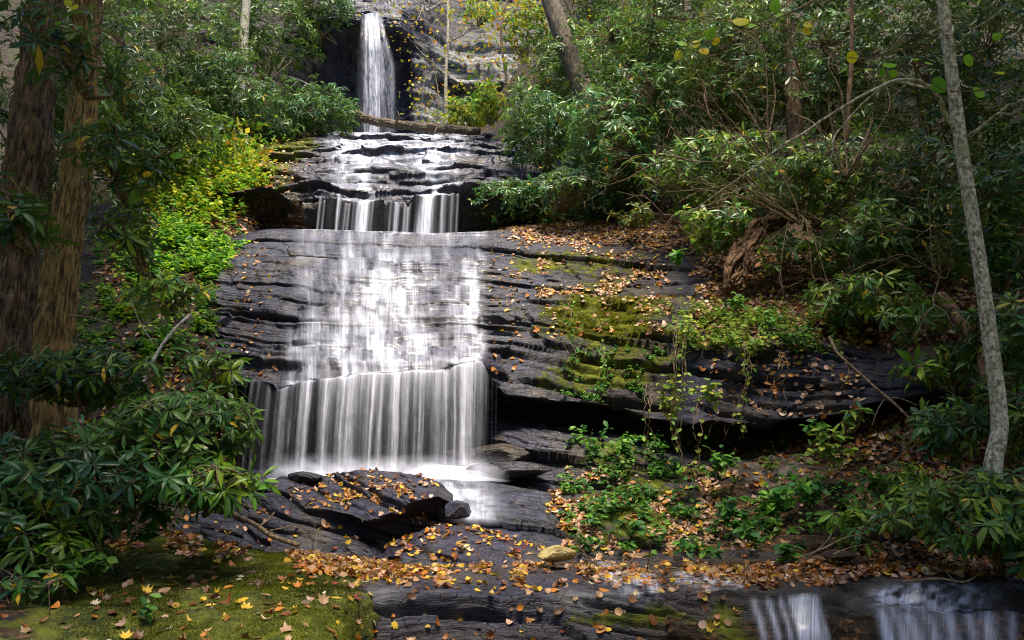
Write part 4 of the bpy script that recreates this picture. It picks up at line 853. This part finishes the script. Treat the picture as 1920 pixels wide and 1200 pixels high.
bare('bare shrub with curved stems around the red stem', (1590,330,7.8), [(1690,170,7.6),(1640,140,7.8),(1560,120,7.9),(1600,60,8),(1490,180,7.8),(1700,100,7.6)], 2, .014)
bare('tangle of thin twigs hanging below the root stump', (1500,400,8.6), [(1540,520,8.0),(1620,470,7.8),(1480,540,8.2),(1580,560,7.7),(1660,540,7.5)], 3, .008)
bare('bare twigs rising left of the dark reddish trunk', (1440,300,9.2), [(1380,120,9),(1410,60,9),(1330,160,9),(1470,90,9.1),(1350,220,8.9)], 4, .012)
bare('dark leggy shrub stems on the slope right of the cascade', (1370,330,10), [(1180,300,9.6),(1270,200,9.6),(1250,260,9.5),(1300,130,9.8),(1130,350,9.9)], 5, .022, M_bark)
bare('fine bare twigs beside the birch in the shade', (1760,520,6.6), [(1700,330,6.4),(1680,420,6.4),(1650,500,6.5),(1720,600,6.2),(1800,420,6.3)], 6, .008)
bare('grey bare brush on the brow right of the upper fall', (800,20,21), [(740,-5,20.6),(770,-20,20.7),(820,-20,20.6),(860,0,20.6),(900,-10,20.6),(780,40,20.5)], 7, .03, M_grey)
# near sprigs with big round leaves hanging in at top right
def sprig(label, pts, lv, seed, leaf=.07, pal=YG):
    rs = np.random.default_rng(seed+40); P = pth(pts, 30); t = empty('hanging_twig', P[0], label, 'twig', 'leafy twigs hanging in at the upper right')
    child('twig', mesh('twig', *tube(P, np.linspace(.006, .0018, 30), 5), M_twig), t)
    for (x_, y_, Y, s_, c) in lv:
        n = 14; th = np.linspace(0, 2*math.pi, n, endpoint=False); L = s_/F*Y
        a1 = rs.uniform(0, 6.28); px2 = np.cos(th)*L*.55; py2 = np.sin(th)*L*.42*(1-.15*np.cos(th))
        V = np.stack([px2, .25*np.abs(py2)+.15*px2**2/L, py2], -1); ca, sa = math.cos(a1), math.sin(a1)
        V = V@np.array([[ca, 0, -sa], [0, 1, 0], [sa, 0, ca]]); tl = rs.uniform(-.9, .9); V = V@np.array([[1, 0, 0], [0, math.cos(tl), -math.sin(tl)], [0, math.sin(tl), math.cos(tl)]])
        c0 = at(x_, y_, Y); V = np.concatenate([V, [[0, 0, 0]]])+c0
        tr = np.stack([np.arange(n), (np.arange(n)+1) % n, np.full(n, n)], 1); i = np.argmin(((P-c0)**2).sum(1))
        g_ = Geo(); g_.add(V, [tr], np.tile(c, (n+1, 1))); lf = child('leaf', g_.me('leaf', M_soft), t)
        st_ = child('stalk', mesh('stalk', *tube(cr([P[i], (P[i]+c0)/2+np.array([0, 0, -.01]), c0], 6), .0012, 3), M_twig), t)
y1, y2, g1, g2 = (.62, .58, .02), (.8, .55, .02), (.25, .5, .02), (.12, .32, .02)
sprig('near twig of round yellow green leaves at top centre right', [(1560,-20,3.2),(1500,15,3.1),(1430,45,3.0),(1360,70,3.0),(1280,85,3.0)], [(1390,38,3.0,34,y1),(1412,47,3,26,g1),(1333,62,3,26,g1),(1320,95,3,20,y2),(1305,82,3,20,y1),(1280,80,3,22,g1),(1272,103,3,20,y1),(1370,64,3,18,g1),(1343,78,3,16,y2)], 1)
sprig('near twig of green leaves above the first yellow cluster', [(1500,-40,3.6),(1480,0,3.5),(1450,25,3.4)], [(1454,10,3.4,28,g1),(1463,28,3.4,20,g1),(1408,18,3.4,20,g2),(1515,45,3.4,22,y1),(1513,58,3.4,18,y2)], 2)
sprig('thin twig with four lone leaves left of the birch', [(1700,60,4.2),(1660,100,4.2),(1620,110,4.2),(1590,108,4.2)], [(1598,107,4.2,26,y1),(1668,120,4.2,26,g1),(1675,138,4.2,18,g1),(1655,135,4.2,16,g2)], 3)
sprig('thin twig with big green leaves crossing the birch', [(1900,150,4.6),(1830,170,4.6),(1760,165,4.6),(1730,120,4.6)], [(1762,160,4.6,34,g2),(1715,110,4.6,18,g1),(1742,118,4.6,14,g1),(1817,113,4.6,24,g1),(1836,172,4.6,26,g1),(1870,68,4.6,20,g1),(1875,135,4.6,20,y1)], 4)
sprig('near twig of yellow and green leaves over the left trunks', [(60,-30,4.4),(110,10,4.3),(160,20,4.2)], [(127,5,4.2,18,y1),(138,12,4.2,22,y1),(97,54,4.2,16,g2),(80,40,4.2,14,g2),(108,42,4.2,14,g1),(150,50,4.2,16,g2)], 5)
sprig('single twig of yellowing leaves before the ground cover', [(340,275,5.0),(310,290,5.0),(260,300,5.0),(210,318,5.0)], [(208,318,5,26,y1),(252,314,5,28,y1),(243,318,5,22,y1),(275,325,5,20,y2),(330,290,5,24,g2),(228,322,5,20,g2)], 6)
# ------------------------------------------------------------------ scatter on the surfaces
def sample(key, n, dens, rs, upmin=-.2):
    S = SURF[key]; P, Nn = S['P'], S['N']; nu, nv = P.shape[:2]
    ar = np.linalg.norm(np.cross(P[1:, :-1]-P[:-1, :-1], P[:-1, 1:]-P[:-1, :-1]), axis=2)
    w = ar*np.clip(dens(S['px'][:-1, :-1], S['py'][:-1, :-1]), 0, None)*(Nn[:-1, :-1, 2] > upmin); tot = w.sum()
    if tot <= 0: return np.zeros((0, 3)), np.zeros((0, 3))
    i = rs.choice(w.size, n, p=(w/tot).ravel()); a, b = np.unravel_index(i, w.shape); f = rs.uniform(size=(n, 2, 1))
    Q = P[a, b]+(P[a+1, b]-P[a, b])*f[:, 0]+(P[a, b+1]-P[a, b])*f[:, 1]
    return Q, Nn[a, b]
def leaf_template(kind):
    if kind == 'oval':
        th = np.linspace(0, 2*math.pi, 10, endpoint=False); x, y = np.cos(th)*.5, np.sin(th)*.30*(1-.25*np.cos(th)); 
    elif kind == 'maple':
        rr = np.array([.5, .33, .45, .3, .46, .27, .33, .22, .33, .27, .46, .3, .45, .33]); th = np.linspace(0, 2*math.pi, 14, endpoint=False); x, y = rr*np.cos(th), rr*np.sin(th)
    elif kind == 'oak':
        x = np.array([.5, .38, .28, .18, .05, -.05, -.2, -.3, -.5, -.3, -.2, -.05, .05, .18, .28, .38]); y = np.array([0, .1, .08, .22, .1, .2, .08, .12, 0, -.12, -.08, -.2, -.1, -.22, -.08, -.1])
    else:
        th = np.linspace(0, 2*math.pi, 8, endpoint=False); x, y = np.cos(th)*.38, np.sin(th)*.34
    n = len(x); V = np.concatenate([np.stack([x, y, 0*x], -1), [[0, 0, 0]]]); T = np.stack([np.arange(n), (np.arange(n)+1) % n, np.full(n, n)], 1)
    return V, T
TEMPL = {k: leaf_template(k) for k in ('oval', 'maple', 'oak', 'round')}
PAL = {'tan': (.36, .21, .11), 'pink': (.50, .31, .22), 'orange': (.42, .15, .02), 'yellow': (.52, .33, .025), 'brown': (.12, .05, .02), 'red': (.20, .035, .025), 'cream': (.6, .5, .34), 'rust': (.24, .085, .02)}
PN = list(PAL); PC = np.array([PAL[k] for k in PN])
def place_leaves(Q, Nn, size, rs, kinds, cols, lift=.006, tilt=.35, curl=.5):
    """returns records and one geometry"""
    n = len(Q); kd = rs.choice(len(kinds), n); ci = rs.choice(PN, n, p=cols); ci = np.array([PN.index(c) for c in ci])
    nn = norm(Nn+rs.normal(0, tilt, (n, 3))+np.array([0, -.1, .3])); x, y = perp(nn); a = rs.uniform(0, 6.283, n)[:, None]
    X_ = x*np.cos(a)+y*np.sin(a); Y_ = np.cross(nn, X_); s = size*rs.uniform(.6, 1.35, n)
    tint = PC[ci]*rs.uniform(.6, 1.25, (n, 1)); cu = rs.uniform(-.2, 1, n)*curl; cv = rs.uniform(-.3, 1, n)*curl
    return dict(Q=Q+nn*lift, X=X_, Y=Y_, N=nn, s=s, kd=kd, ci=ci, t=tint, cu=cu, cv=cv, kinds=kinds)
def leaf_verts(rec, i, local=False):
    V, T = TEMPL[rec['kinds'][rec['kd'][i]]]; z = rec['cu'][i]*V[:, 0]**2*1.6+rec['cv'][i]*V[:, 1]**2*2.4
    L = V*rec['s'][i]; z = z*rec['s'][i]
    W = L[:, :1]*rec['X'][i]+L[:, 1:2]*rec['Y'][i]+z[:, None]*rec['N'][i]
    return (W if local else W+rec['Q'][i]), T
def bulk(recs, sel, name, mat, label):
    G_ = Geo()
    for rec, idx in zip(recs, sel):
        for k, kn in enumerate(rec['kinds']):
            m = idx[rec['kd'][idx] == k]
            if not len(m): continue
            V, T = TEMPL[kn]; nvt = len(V); z = rec['cu'][m, None]*V[:, 0]**2*1.6+rec['cv'][m, None]*V[:, 1]**2*2.4; s = rec['s'][m]
            W = rec['Q'][m, None]+s[:, None, None]*(V[None, :, :1]*rec['X'][m, None]+V[None, :, 1:2]*rec['Y'][m, None]+z[..., None]*rec['N'][m, None])
            Fc = (np.arange(len(m))[:, None, None]*nvt+T[None]).reshape(-1, 3); G_.add(W, [Fc], np.repeat(rec['t'][m], nvt, 0))
    return tag(link(name, G_.me(name, mat)), label, kind='stuff')
rs = np.random.default_rng(5)
def noisy(x, y, s=28., t=0.): return sst(-.06+t, .2+t, fbm2(x/s, y/s*1.6, 5))
mixA = [.24, .26, .16, .12, .12, .02, .05, .03]   # tan pink orange yellow brown red cream rust
mixB = [.14, .10, .18, .22, .18, .03, .03, .12]
mixC = [.16, .14, .18, .05, .25, .02, .03, .17]
jobs = []
def job(key, n, dens, size, cols, where, **kw):
    n = int(n*1.75); size = size*(.72 if key in ('fg', 'b1', 'b2') else .74); kw.setdefault('curl', 1.1)
    Q, Nn = sample(key, n, dens, rs, kw.pop('upmin', -.2)); 
    if len(Q): r_ = place_leaves(Q, Nn, size, rs, kw.pop('kinds', ['oval', 'round', 'maple', 'oval']), cols, **kw); r_['where'] = where; jobs.append(r_)
# slab top right and slope
job('main', 5200, lambda x, y: sst(925, 1010, x)*sst(1330, 1280, x)*sst(470, 430, y)*1.5+sst(1180, 1240, x)*sst(1420, 1300, x)*sst(650, 620, y)*sst(400, 450, y)*.9*noisy(x, y), .085, mixA, 'on the leafy slope right of the main fall')
job('main', 700, lambda x, y: (sst(950, 1010, x)*sst(1260, 1230, x)*sst(440, 460, y)*sst(640, 600, y))*noisy(x, y, 30, .02)*(.35+2.*np.exp(-((y-535+.12*(x-1100))/11)**2)+.8*sst(480, 450, y)), .085, mixA, 'on the mossy slab right of the main fall', tilt=.2)
job('main', 120, lambda x, y: sst(430, 450, x)*sst(520, 480, x)*sst(440, 470, y)*sst(720, 690, y)+sst(905, 925, x)*sst(1000, 960, x)*sst(450, 480, y)*sst(730, 700, y), .085, mixB, 'on the wet dark slab beside the white water', tilt=.15)
job('main', 4300, lambda x, y: sst(1290, 1350, x)*sst(655, 635, y)*sst(440, 500, y), .085, mixC, 'on the steep soil of the right bank', tilt=.7)
job('main', 110, lambda x, y: sst(1300, 1350, x)*sst(1640, 1600, x)*sst(650, 670, y)*sst(780, 765, y), .08, mixA, 'stuck on the black face of the right overhang', tilt=.2)
job('main', 2600, lambda x, y: (sst(1560, 1640, x)+.5*sst(1300, 1500, x)*noisy(x, y, 26))*sst(740, 800, y)*sst(1065, 1050, y), .085, mixC, 'in the brown drift on the lower right bank', tilt=.7)
job('main', 620, lambda x, y: sst(1040, 1100, x)*sst(1450, 1380, x)*sst(870, 890, y)*noisy(x, y, 34, .05), .08, mixA, 'on the mossy bank right of the spill', tilt=.3)
job('main', 200, lambda x, y: sst(1010, 1060, x)*sst(1120, 1080, x)*sst(905, 930, y)*sst(1040, 1010, y)*noisy(x, y, 22), .08, mixB, 'on the wet rock right of the spill', tilt=.2)
job('fg', 720, lambda x, y: sst(640, 720, x)*sst(1560, 1400, x)*np.exp(-((y-(1072+.01*(x-900)+18*fbm2(x/50, x*0)))/15)**2)*noisy(x, y, 36, .02)+.05*sst(700, 760, x)*sst(1500, 1400, x)*sst(1050, 1060, y)*sst(1110, 1100, y), .085, mixB, 'on the front rock ledge', tilt=.35)
job('fg', 900, lambda x, y: sst(60, 160, x)*sst(700, 640, x)*np.exp(-((y-(1008+.07*(x-300)+16*fbm2(x/50, x*0)))/26)**2)*noisy(x, y, 40, -.1), .085, mixB, 'along the leaf line behind the moss', tilt=.5)
job('fg', 800, lambda x, y: sst(540, 600, x)*sst(800, 700, x)*np.exp(-((y-(1060))/16)**2), .085, mixB, 'in the drift at the corner of the front ledge', tilt=.5)
job('fg', 1500, lambda x, y: sst(1350, 1450, x)*sst(1052, 1060, y)*sst(1100, 1080, y), .085, mixC, 'on the dark wet ground at the lower right', tilt=.4)
job('fg', 120, lambda x, y: sst(60, 200, x)*sst(720, 660, x)*sst(1050, 1090, y)*sst(1230, 1200, y), .075, mixB, 'on the green moss of the front ledge', tilt=.4, kinds=['maple', 'oval', 'maple', 'oak'])
job('fg', 140, lambda x, y: sst(160, 60, x)*sst(1050, 1090, y)*sst(1230, 1200, y), .085, mixC, 'in the shade at the lower left corner', tilt=.5, kinds=['maple', 'oak', 'oval'])
job('fg', 60, lambda x, y: sst(680, 720, x)*sst(1400, 1350, x)*sst(1100, 1115, y)*sst(1260, 1200, y), .075, mixB, 'on the cracked face of the front ledge', tilt=.2, kinds=['maple', 'round', 'oval'])
job('b1', 420, lambda x, y: (np.exp(-((y-(918+.16*(x-640)))/17)**2)*sst(560, 620, x)+.8*np.exp(-((x-760)/50)**2-((y-960)/30)**2)+.12)*noisy(x, y, 26, -.05)*sst(850, 830, x), .075, mixB, 'on the flat wet boulder', tilt=.3)
job('b2', 240, lambda x, y: noisy(x, y, 26, -.05)*sst(1052, 1040, y)+.3, .075, mixB, 'on the low wet slab of rock', tilt=.3)
job('left', 6500, lambda x, y: (sst(380, 420, y)*sst(600, 560, y)*sst(150, 220, x)*.9+sst(240, 270, y)*sst(440, 380, y)*sst(420, 480, x)*1.2+sst(600, 640, y)*.5)*sst(-200, 0, x), .085, mixC, 'on the left bank', tilt=.6)
job('right', 3000, lambda x, y: sst(300, 340, y), .10, mixC, 'under the right thicket', tilt=.6)
job('mid', 900, lambda x, y: sst(590, 540, x)*sst(380, 360, y), .10, mixA, 'on the brown rock left of the middle cascade', tilt=.3)
G_ = Geo()
for key, n, dens in (('main', 900, lambda x, y: sst(1290, 1400, x)*(y > 440)), ('fg', 500, lambda x, y: sst(1040, 1052, y)*sst(1100, 1085, y)+sst(150, 50, x)*.3), ('left', 500, lambda x, y: (y > 380)*1.)):
    Q, Nn = sample(key, n, dens, rs)
    for q_, n_ in zip(Q, Nn):
        d_ = norm(rs.normal(size=3)+np.array([0, 0, -.2])); d_ = norm(d_-n_*(d_@n_)*.8); L_ = rs.uniform(.05, .4); G_.add(*tube(cr([q_+n_*.01, q_+d_*L_*.5+n_*.03+rs.normal(0, .02, 3), q_+d_*L_], 5), np.linspace(.0035, .0015, 5)*rs.uniform(.5, 1.2), 3))
tag(link('twig_litter', G_.me('twig_litter', M_twig)), 'thin fallen twigs and straw mixed through the leaf litter', kind='stuff')
# moss tufts on the near moss and the slab patch, its light put into the tuft colour
def moss(key, n, dens, h, c1, c2):
    Q, Nn = sample(key, n, dens, rs); u = norm(Nn+rs.normal(0, .6, Q.shape)); s = norm(np.cross(u, rs.normal(size=Q.shape)))
    H = h*rs.uniform(.4, 1.4, (n, 1)); w = H*.16; V = np.stack([Q-s*w, Q+s*w, Q+u*H], 1).reshape(-1, 3)
    f = fbm(Q*2.2, 5)[:, None]*.9+.45; f = np.clip(f+rs.normal(0, .2, (n, 1)), 0, 1); T = np.array(c1)*(1-f)+np.array(c2)*f
    return V, np.arange(3*n).reshape(-1, 3), np.repeat(T, 3, 0)
G_ = Geo()
for a_ in (('fg', 150000, lambda x, y: sst(695, 640, x)*sst(60, 250, x)*sst(1000, 1030, y)*sst(1290, 1240, y)*(.15+.85*noisy(x, y, 60, -.2)), .010, (.022, .032, .004), (.15, .17, .010)),
           ('main', 50000, lambda x, y: blob(x, y, 1130, 590, 100, 30)*noisy(x, y, 30, -.1), .016, (.10, .12, .008), (.30, .31, .02)),
           ('main', 40000, lambda x, y: blob(x, y, 1200, 970, 110, 70)*noisy(x, y, 30, -.1), .014, (.03, .05, .006), (.10, .12, .012))):
    V, T, C_ = moss(*a_); G_.add(V, [T], C_)
tag(link('moss', G_.me('moss', M_moss, False)), 'short green and olive moss furring the ledge and slab', kind='stuff')
GP = GPX = np.array([(.05, .17, .02), (.09, .24, .02), (.14, .30, .03), (.04, .13, .03)]); GY = np.array([(.16, .28, .03), (.26, .36, .04), (.35, .38, .05), (.10, .22, .03)])
# ground cover of small broad leaves
def cover(key, n, dens, h, leaf, pal, rs, nl=7):
    Q, Nn = sample(key, n, dens, rs); H = h*rs.uniform(.3, 1.2, (n, 1)); top = Q+np.array([0, -.15, 1.])*H+rs.normal(0, .25, Q.shape)*H
    t = rs.uniform(.35, 1, (n, nl, 1)); pos = Q[:, None]*(1-t)+top[:, None]*t; d = norm(rs.normal(0, 1, (n, nl, 3))*np.array([1, 1, .35]))
    up = norm(rs.normal(0, .35, (n, nl, 3))+np.array([0, -.3, 1.])); L = leaf*rs.uniform(.5, 1.2, n*nl); T = (pal[rs.integers(0, len(pal), (n, 1))]*rs.uniform(.6, 1.3, (n, nl, 1))).reshape(-1, 3)
    return leaves(pos.reshape(-1, 3), d.reshape(-1, 3), up.reshape(-1, 3), L, L*.62, T, .2, 0, .08), Q, top
GC = Geo()
for a_ in (('left', 2600, lambda x, y: np.clip(blob(x, y, 360, 350, 110, 75, 1.3)-.12, 0, 1)*noisy(x, y, 26, -.2), .42, .095, YG),
           ('left', 1300, lambda x, y: np.clip(blob(x, y, 330, 480, 110, 50)-.1, 0, 1)*noisy(x, y, 22), .2, .08, LIT*2.2),
           ('left', 500, lambda x, y: sst(530, 560, y)*sst(720, 680, y)*sst(100, 200, x)*sst(420, 380, x)*noisy(x, y, 22), .14, .07, LIT*1.6),
           ('left', 900, lambda x, y: blob(x, y, 330, 260, 130, 40), .45, .1, LIT*2.0)):
    gg, Q, top = cover(*a_, rs); GC.add(*gg)
GR = Geo()
for a_ in (('main', 480, lambda x, y: sst(1040, 1090, x)*sst(1700, 1600, x)*sst(820, 850, y)*sst(1050, 1030, y)*noisy(x, y, 30, .08), .16, .06, GP),
           ('main', 420, lambda x, y: sst(1230, 1280, x)*sst(1620, 1550, x)*sst(575, 600, y)*sst(680, 655, y)*noisy(x, y, 24, -.05), .2, .055, GY),
           ('main', 160, lambda x, y: sst(1040, 1080, x)*sst(1300, 1250, x)*sst(640, 660, y)*sst(760, 740, y)*noisy(x, y, 20, .1), .08, .04, GP),
           ('fg', 120, lambda x, y: sst(260, 160, x)*sst(1010, 1030, y)*sst(1200, 1150, y)*noisy(x, y, 24, .1), .10, .05, GP*.7)):
    gg, Q, top = cover(*a_, rs); GR.add(*gg)
tag(link('creeping_plants', GR.me('creeping_plants', M_soft)), 'small green creeping leaves over the damp right bank and ledge edges', kind='stuff')
tag(link('ground_cover', GC.me('ground_cover', M_soft)), 'bright yellow green leafy ground cover on the sunny left bank', kind='stuff')
# small plants one can tell apart on the right bank and elsewhere
def plant(i, x_, y_, Y, w, h, n, leaf, pal, label, name='leafy_plant', droop=0.):
    rs = np.random.default_rng(700+i); b = at(x_, y_+h*.5, Y); rx = w/F*Y; rz = h/F*Y
    t = empty(name, b, label, 'plant', 'small green plants on the rocks'); T = Geo(); L_ = Geo()
    m = max(3, n//7)
    for k in range(m):
        e = b+np.array([rs.uniform(-.5, .5)*rx, rs.uniform(-.25, .1)*rx, rs.uniform(.35, 1)*rz]); P = cr([b+rs.normal(0, .01, 3), (b+e)/2+rs.normal(0, .12, 3)*rx*.5, e], 10)
        T.add(*tube(P, np.linspace(.0032, .0012, 10), 3)); nn = 7
        j = rs.integers(3, 10, nn); pos = P[j]; d = norm(rs.normal(size=(nn, 3))*np.array([1, .8, .3])+np.array([0, -.2, -droop])); up = norm(rs.normal(0, .35, (nn, 3))+np.array([0, -.5, 1.]))
        Ln = leaf*rs.uniform(.6, 1.25, nn); L_.add(*leaves(pos, d, up, Ln, Ln*.55, pal[rs.integers(0, len(pal), nn)]*rs.uniform(.7, 1.3, (nn, 1)), .3, 1, .1))
    child('foliage', L_.me('foliage', M_soft), t); child('stems', T.me('stems', M_twig), t)
plants = [  # shade on the shaded plants is put into their dimmed leaf palettes
 (1100,840,8.0,80,80,90,.07,GP,'dense bright green creeper clump right of the fall foot'),
 (1180,830,7.9,50,40,30,.07,GP,'low creeper just right of the bright clump'),
 (1400,640,7.5,110,60,100,.07,GY,'pale green bush of leaves on the right overhang edge'),
 (1490,625,7.4,100,60,110,.055,GP,'ferny green plant at the right end of the overhang edge'),
 (1290,620,7.9,60,70,60,.065,GY,'leafy trailing plant at the top of the hanging vines'),
 (1260,740,7.5,90,90,80,.06,GY,'yellowish vine clump halfway down the overhang'),
 (1330,730,7.3,70,60,50,.065,GY,'vine clump right of the hanging stems'),
 (1440,935,6.5,110,60,90,.08,GP*1.2,'bright nettle like plants on the lower right bank'),
 (1370,960,6.4,60,60,36,.09,GP,'large leaved green plant low on the right bank'),
 (1510,920,6.3,70,60,45,.08,GP*1.2,'green plants under the single rhododendron shoot'),
 (1350,860,7.0,70,50,36,.07,GP,'plants at the mouth of the dark hollow'),
 (1300,880,7.1,60,30,26,.06,GP,'low plants left of the dark hollow'),
 (1520,800,6.7,50,35,20,.08,GP,'three leaved plant at the right of the hollow'),
 (1560,830,6.5,80,70,56,.075,GY,'yellow green plant on the leaf drift'),
 (1400,1000,6.0,40,30,18,.07,GP,'tiny plant over the black crevice'),
 (1490,1030,5.6,60,34,26,.08,GP,'small plant at the very foot of the right bank'),
 (1280,1025,5.9,30,20,12,.07,GP,'seedling on the dark moss above the ledge'),
 (1195,985,6.3,30,20,12,.07,GP,'lone seedling on the mossy bank right of the spill'),
 (1335,1035,5.7,30,16,10,.07,GP,'seedling beside the front ledge leaves'),
 (1380,560,8.4,70,50,30,.08,GP,'green leaves among brown litter below the root stump'),
 (1440,600,7.9,60,50,30,.07,GP,'small bush left of the ferny plant'),
 (1270,480,9.6,24,16,8,.1,GP*1.3,'single lobed green plant on the leafy slope'),
 (1650,900,5.8,70,50,36,.07,GP*.8,'shaded green plant on the brown drift'),
 (1540,970,5.9,60,40,26,.07,GP*.8,'dim plant between the drift and the ledge'),
 (300,955,4.9,50,60,30,.075,GP*1.3,'bright green seedling in front of the left rhododendron'),
 (265,1000,4.7,40,30,18,.07,GP,'green seedling on the moss at left'),
 (170,1045,4.1,80,36,30,.06,GP*.6,'shaded seedlings on the moss edge at far left'),
 (275,1140,3.6,26,50,14,.04,GP*.8,'thin creeping seedling on the front moss'),
 (130,1060,4.0,40,30,14,.06,GP*.6,'dark green seedling beside the rhododendron sprout'),
 (340,640,7.0,80,60,50,.07,GP,'green creeper on the mossy left rock'),
 (370,560,8.0,60,40,36,.07,GP,'leafy plant on the left edge of the slab'),
 (700,600,0,0,0,0,0,None,None),
]
for i, p_ in enumerate(plants):
    if p_[2]: p_ = list(p_); p_[5] = int(p_[5]*1.6); p_[6] *= 1.15; plant(i, *p_)
# hanging vines
def vine(i, x_, y0, y1_, Y, label, n=3, leafy=8, pal=GY):
    rs = np.random.default_rng(800+i); t = empty('hanging_vine', at(x_, y0, Y), label, 'vine', 'vines hanging over the right overhang'); T = Geo(); L_ = Geo()
    for k in range(n):
        o = rs.uniform(-6, 6); P = pth([(x_+o, y0, Y+.05), (x_+o+rs.uniform(-14, 14), y0*.7+y1_*.3, Y-.12), (x_+o+rs.uniform(-14, 14), y0*.4+y1_*.6, Y-.08), (x_+o*.5+rs.uniform(-10, 10), y1_-rs.uniform(0, 60), Y-.1)], 24)+.012*rs.normal(size=(24, 3)); T.add(*tube(P, .0035, 4))
    j = rs.integers(0, 24, leafy); pos = P[j]+rs.normal(0, .02, (leafy, 3)); L_.add(*leaves(pos, norm(rs.normal(size=(leafy, 3))+np.array([0, -.3, -.4])), norm(rs.normal(0, .3, (leafy, 3))+np.array([0, -1, .6])), .06*rs.uniform(.6, 1.2, leafy), .035, pal[rs.integers(0, len(pal), leafy)], .2, 1))
    child('stems', T.me('stems', M_twig), t); child('foliage', L_.me('foliage', M_soft), t)
vine(1, 1275, 600, 900, 7.45, 'thickest bundle of vine stems hanging to the mossy bank', 6, 46)
vine(2, 1217, 720, 890, 7.55, 'pair of thin vine stems left of the thick bundle', 3, 6)
vine(3, 1395, 640, 850, 7.1, 'leafy vine hanging beside the black hollow', 3, 22)
vine(4, 1125, 640, 780, 8.0, 'thin creeper with tiny leaves down the mossy layers', 2, 40, GP)
vine(5, 1075, 560, 700, 8.35, 'faint creeper nearest the white water', 2, 26, GP)
vine(6, 1310, 760, 900, 7.2, 'short vine just right of the thick bundle', 2, 10)
vine(7, 1465, 660, 760, 7.15, 'dead brown vine on the black rock face', 3, 14, np.array([(.3, .13, .03), (.4, .2, .06)]))
# ------------------------------------------------------------------ light
w = bpy.data.worlds.new('World'); sc.world = w; w.use_nodes = True; t = w.node_tree
bg = t.nodes['Background']; sky = t.nodes.new('ShaderNodeTexSky'); sky.sky_type = 'NISHITA'; sky.sun_disc = False
EL, AZ = R(74), R(165)      # azimuth from +Y clockwise: sun behind the camera to the left-back
sky.sun_elevation = EL; sky.sun_rotation = AZ; t.links.new(sky.outputs[0], bg.inputs[0]); bg.inputs[1].default_value = .095
sl = bpy.data.lights.new('sun', 'SUN'); sl.energy = 3.2; sl.angle = R(18); sl.color = (1, .90, .72)
so = bpy.data.objects.new('sun', sl); col.objects.link(so)
d = Vector((math.sin(AZ)*math.cos(EL), math.cos(AZ)*math.cos(EL), math.sin(EL))); so.rotation_euler = d.to_track_quat('Z', 'Y').to_euler()
sc.view_settings.view_transform = 'Standard'; sc.view_settings.look = 'None'; sc.view_settings.gamma = 1; sc.view_settings.exposure = 1.85
sc.render.engine = 'CYCLES'; sc.cycles.transparent_max_bounces = 24; sc.cycles.max_bounces = 7; sc.cycles.use_denoising = True; sc.cycles.filter_width = 1.05
# ------------------------------------------------------------------ single fallen leaves: the ones that show largest
bpy.context.view_layer.update(); dg = bpy.context.evaluated_depsgraph_get()
cand = []
for r_i, rec in enumerate(jobs):
    X_, Y_, f = to_px(rec['Q']); fac = np.abs((rec['N']*norm(EYE-rec['Q'])).sum(1)); sz = rec['s']/f*(.3+fac)
    ok = (X_ > 5) & (X_ < 1915) & (Y_ > 5) & (Y_ < 1195)
    for i in np.where(ok)[0]: cand.append((sz[i], r_i, i))
cand.sort(reverse=True); chosen = []
for sz, r_i, i in cand:
    if len(chosen) >= 300: break
    p = jobs[r_i]['Q'][i]+jobs[r_i]['N'][i]*.004; d = p-EYE; L = np.linalg.norm(d); hit, loc, nn, fi, ob, mt = sc.ray_cast(dg, Vector(EYE), Vector(d/L), distance=L-.006)
    if not hit or ob.name.startswith('moss'): chosen.append((r_i, i))
SHN = {'oval': 'oval', 'maple': 'lobed', 'oak': 'wavy edged', 'round': 'rounded'}
for r_i, i in chosen:
    rec = jobs[r_i]; kn = rec['kinds'][rec['kd'][i]]; cn = PN[rec['ci'][i]]; V, T = leaf_verts(rec, i, True)
    me = mesh('fallen_leaf', V, [T], M_dead, tint=np.tile(rec['t'][i], (len(V), 1))); o = link('fallen_leaf', me); o.location = rec['Q'][i]
    tag(o, f"{cn} {SHN[kn]} fallen leaf {rec['where']}", 'leaf', 'fallen leaves lying singly')
ch = {}
for r_i, i in chosen: ch.setdefault(r_i, []).append(i)
sel = [np.setdiff1d(np.arange(len(rec['Q'])), np.array(ch.get(k, []), int)) for k, rec in enumerate(jobs)]
bulk(jobs, sel, 'leaf_litter', M_dead, 'brown, orange and tan autumn leaf litter over banks and rocks')
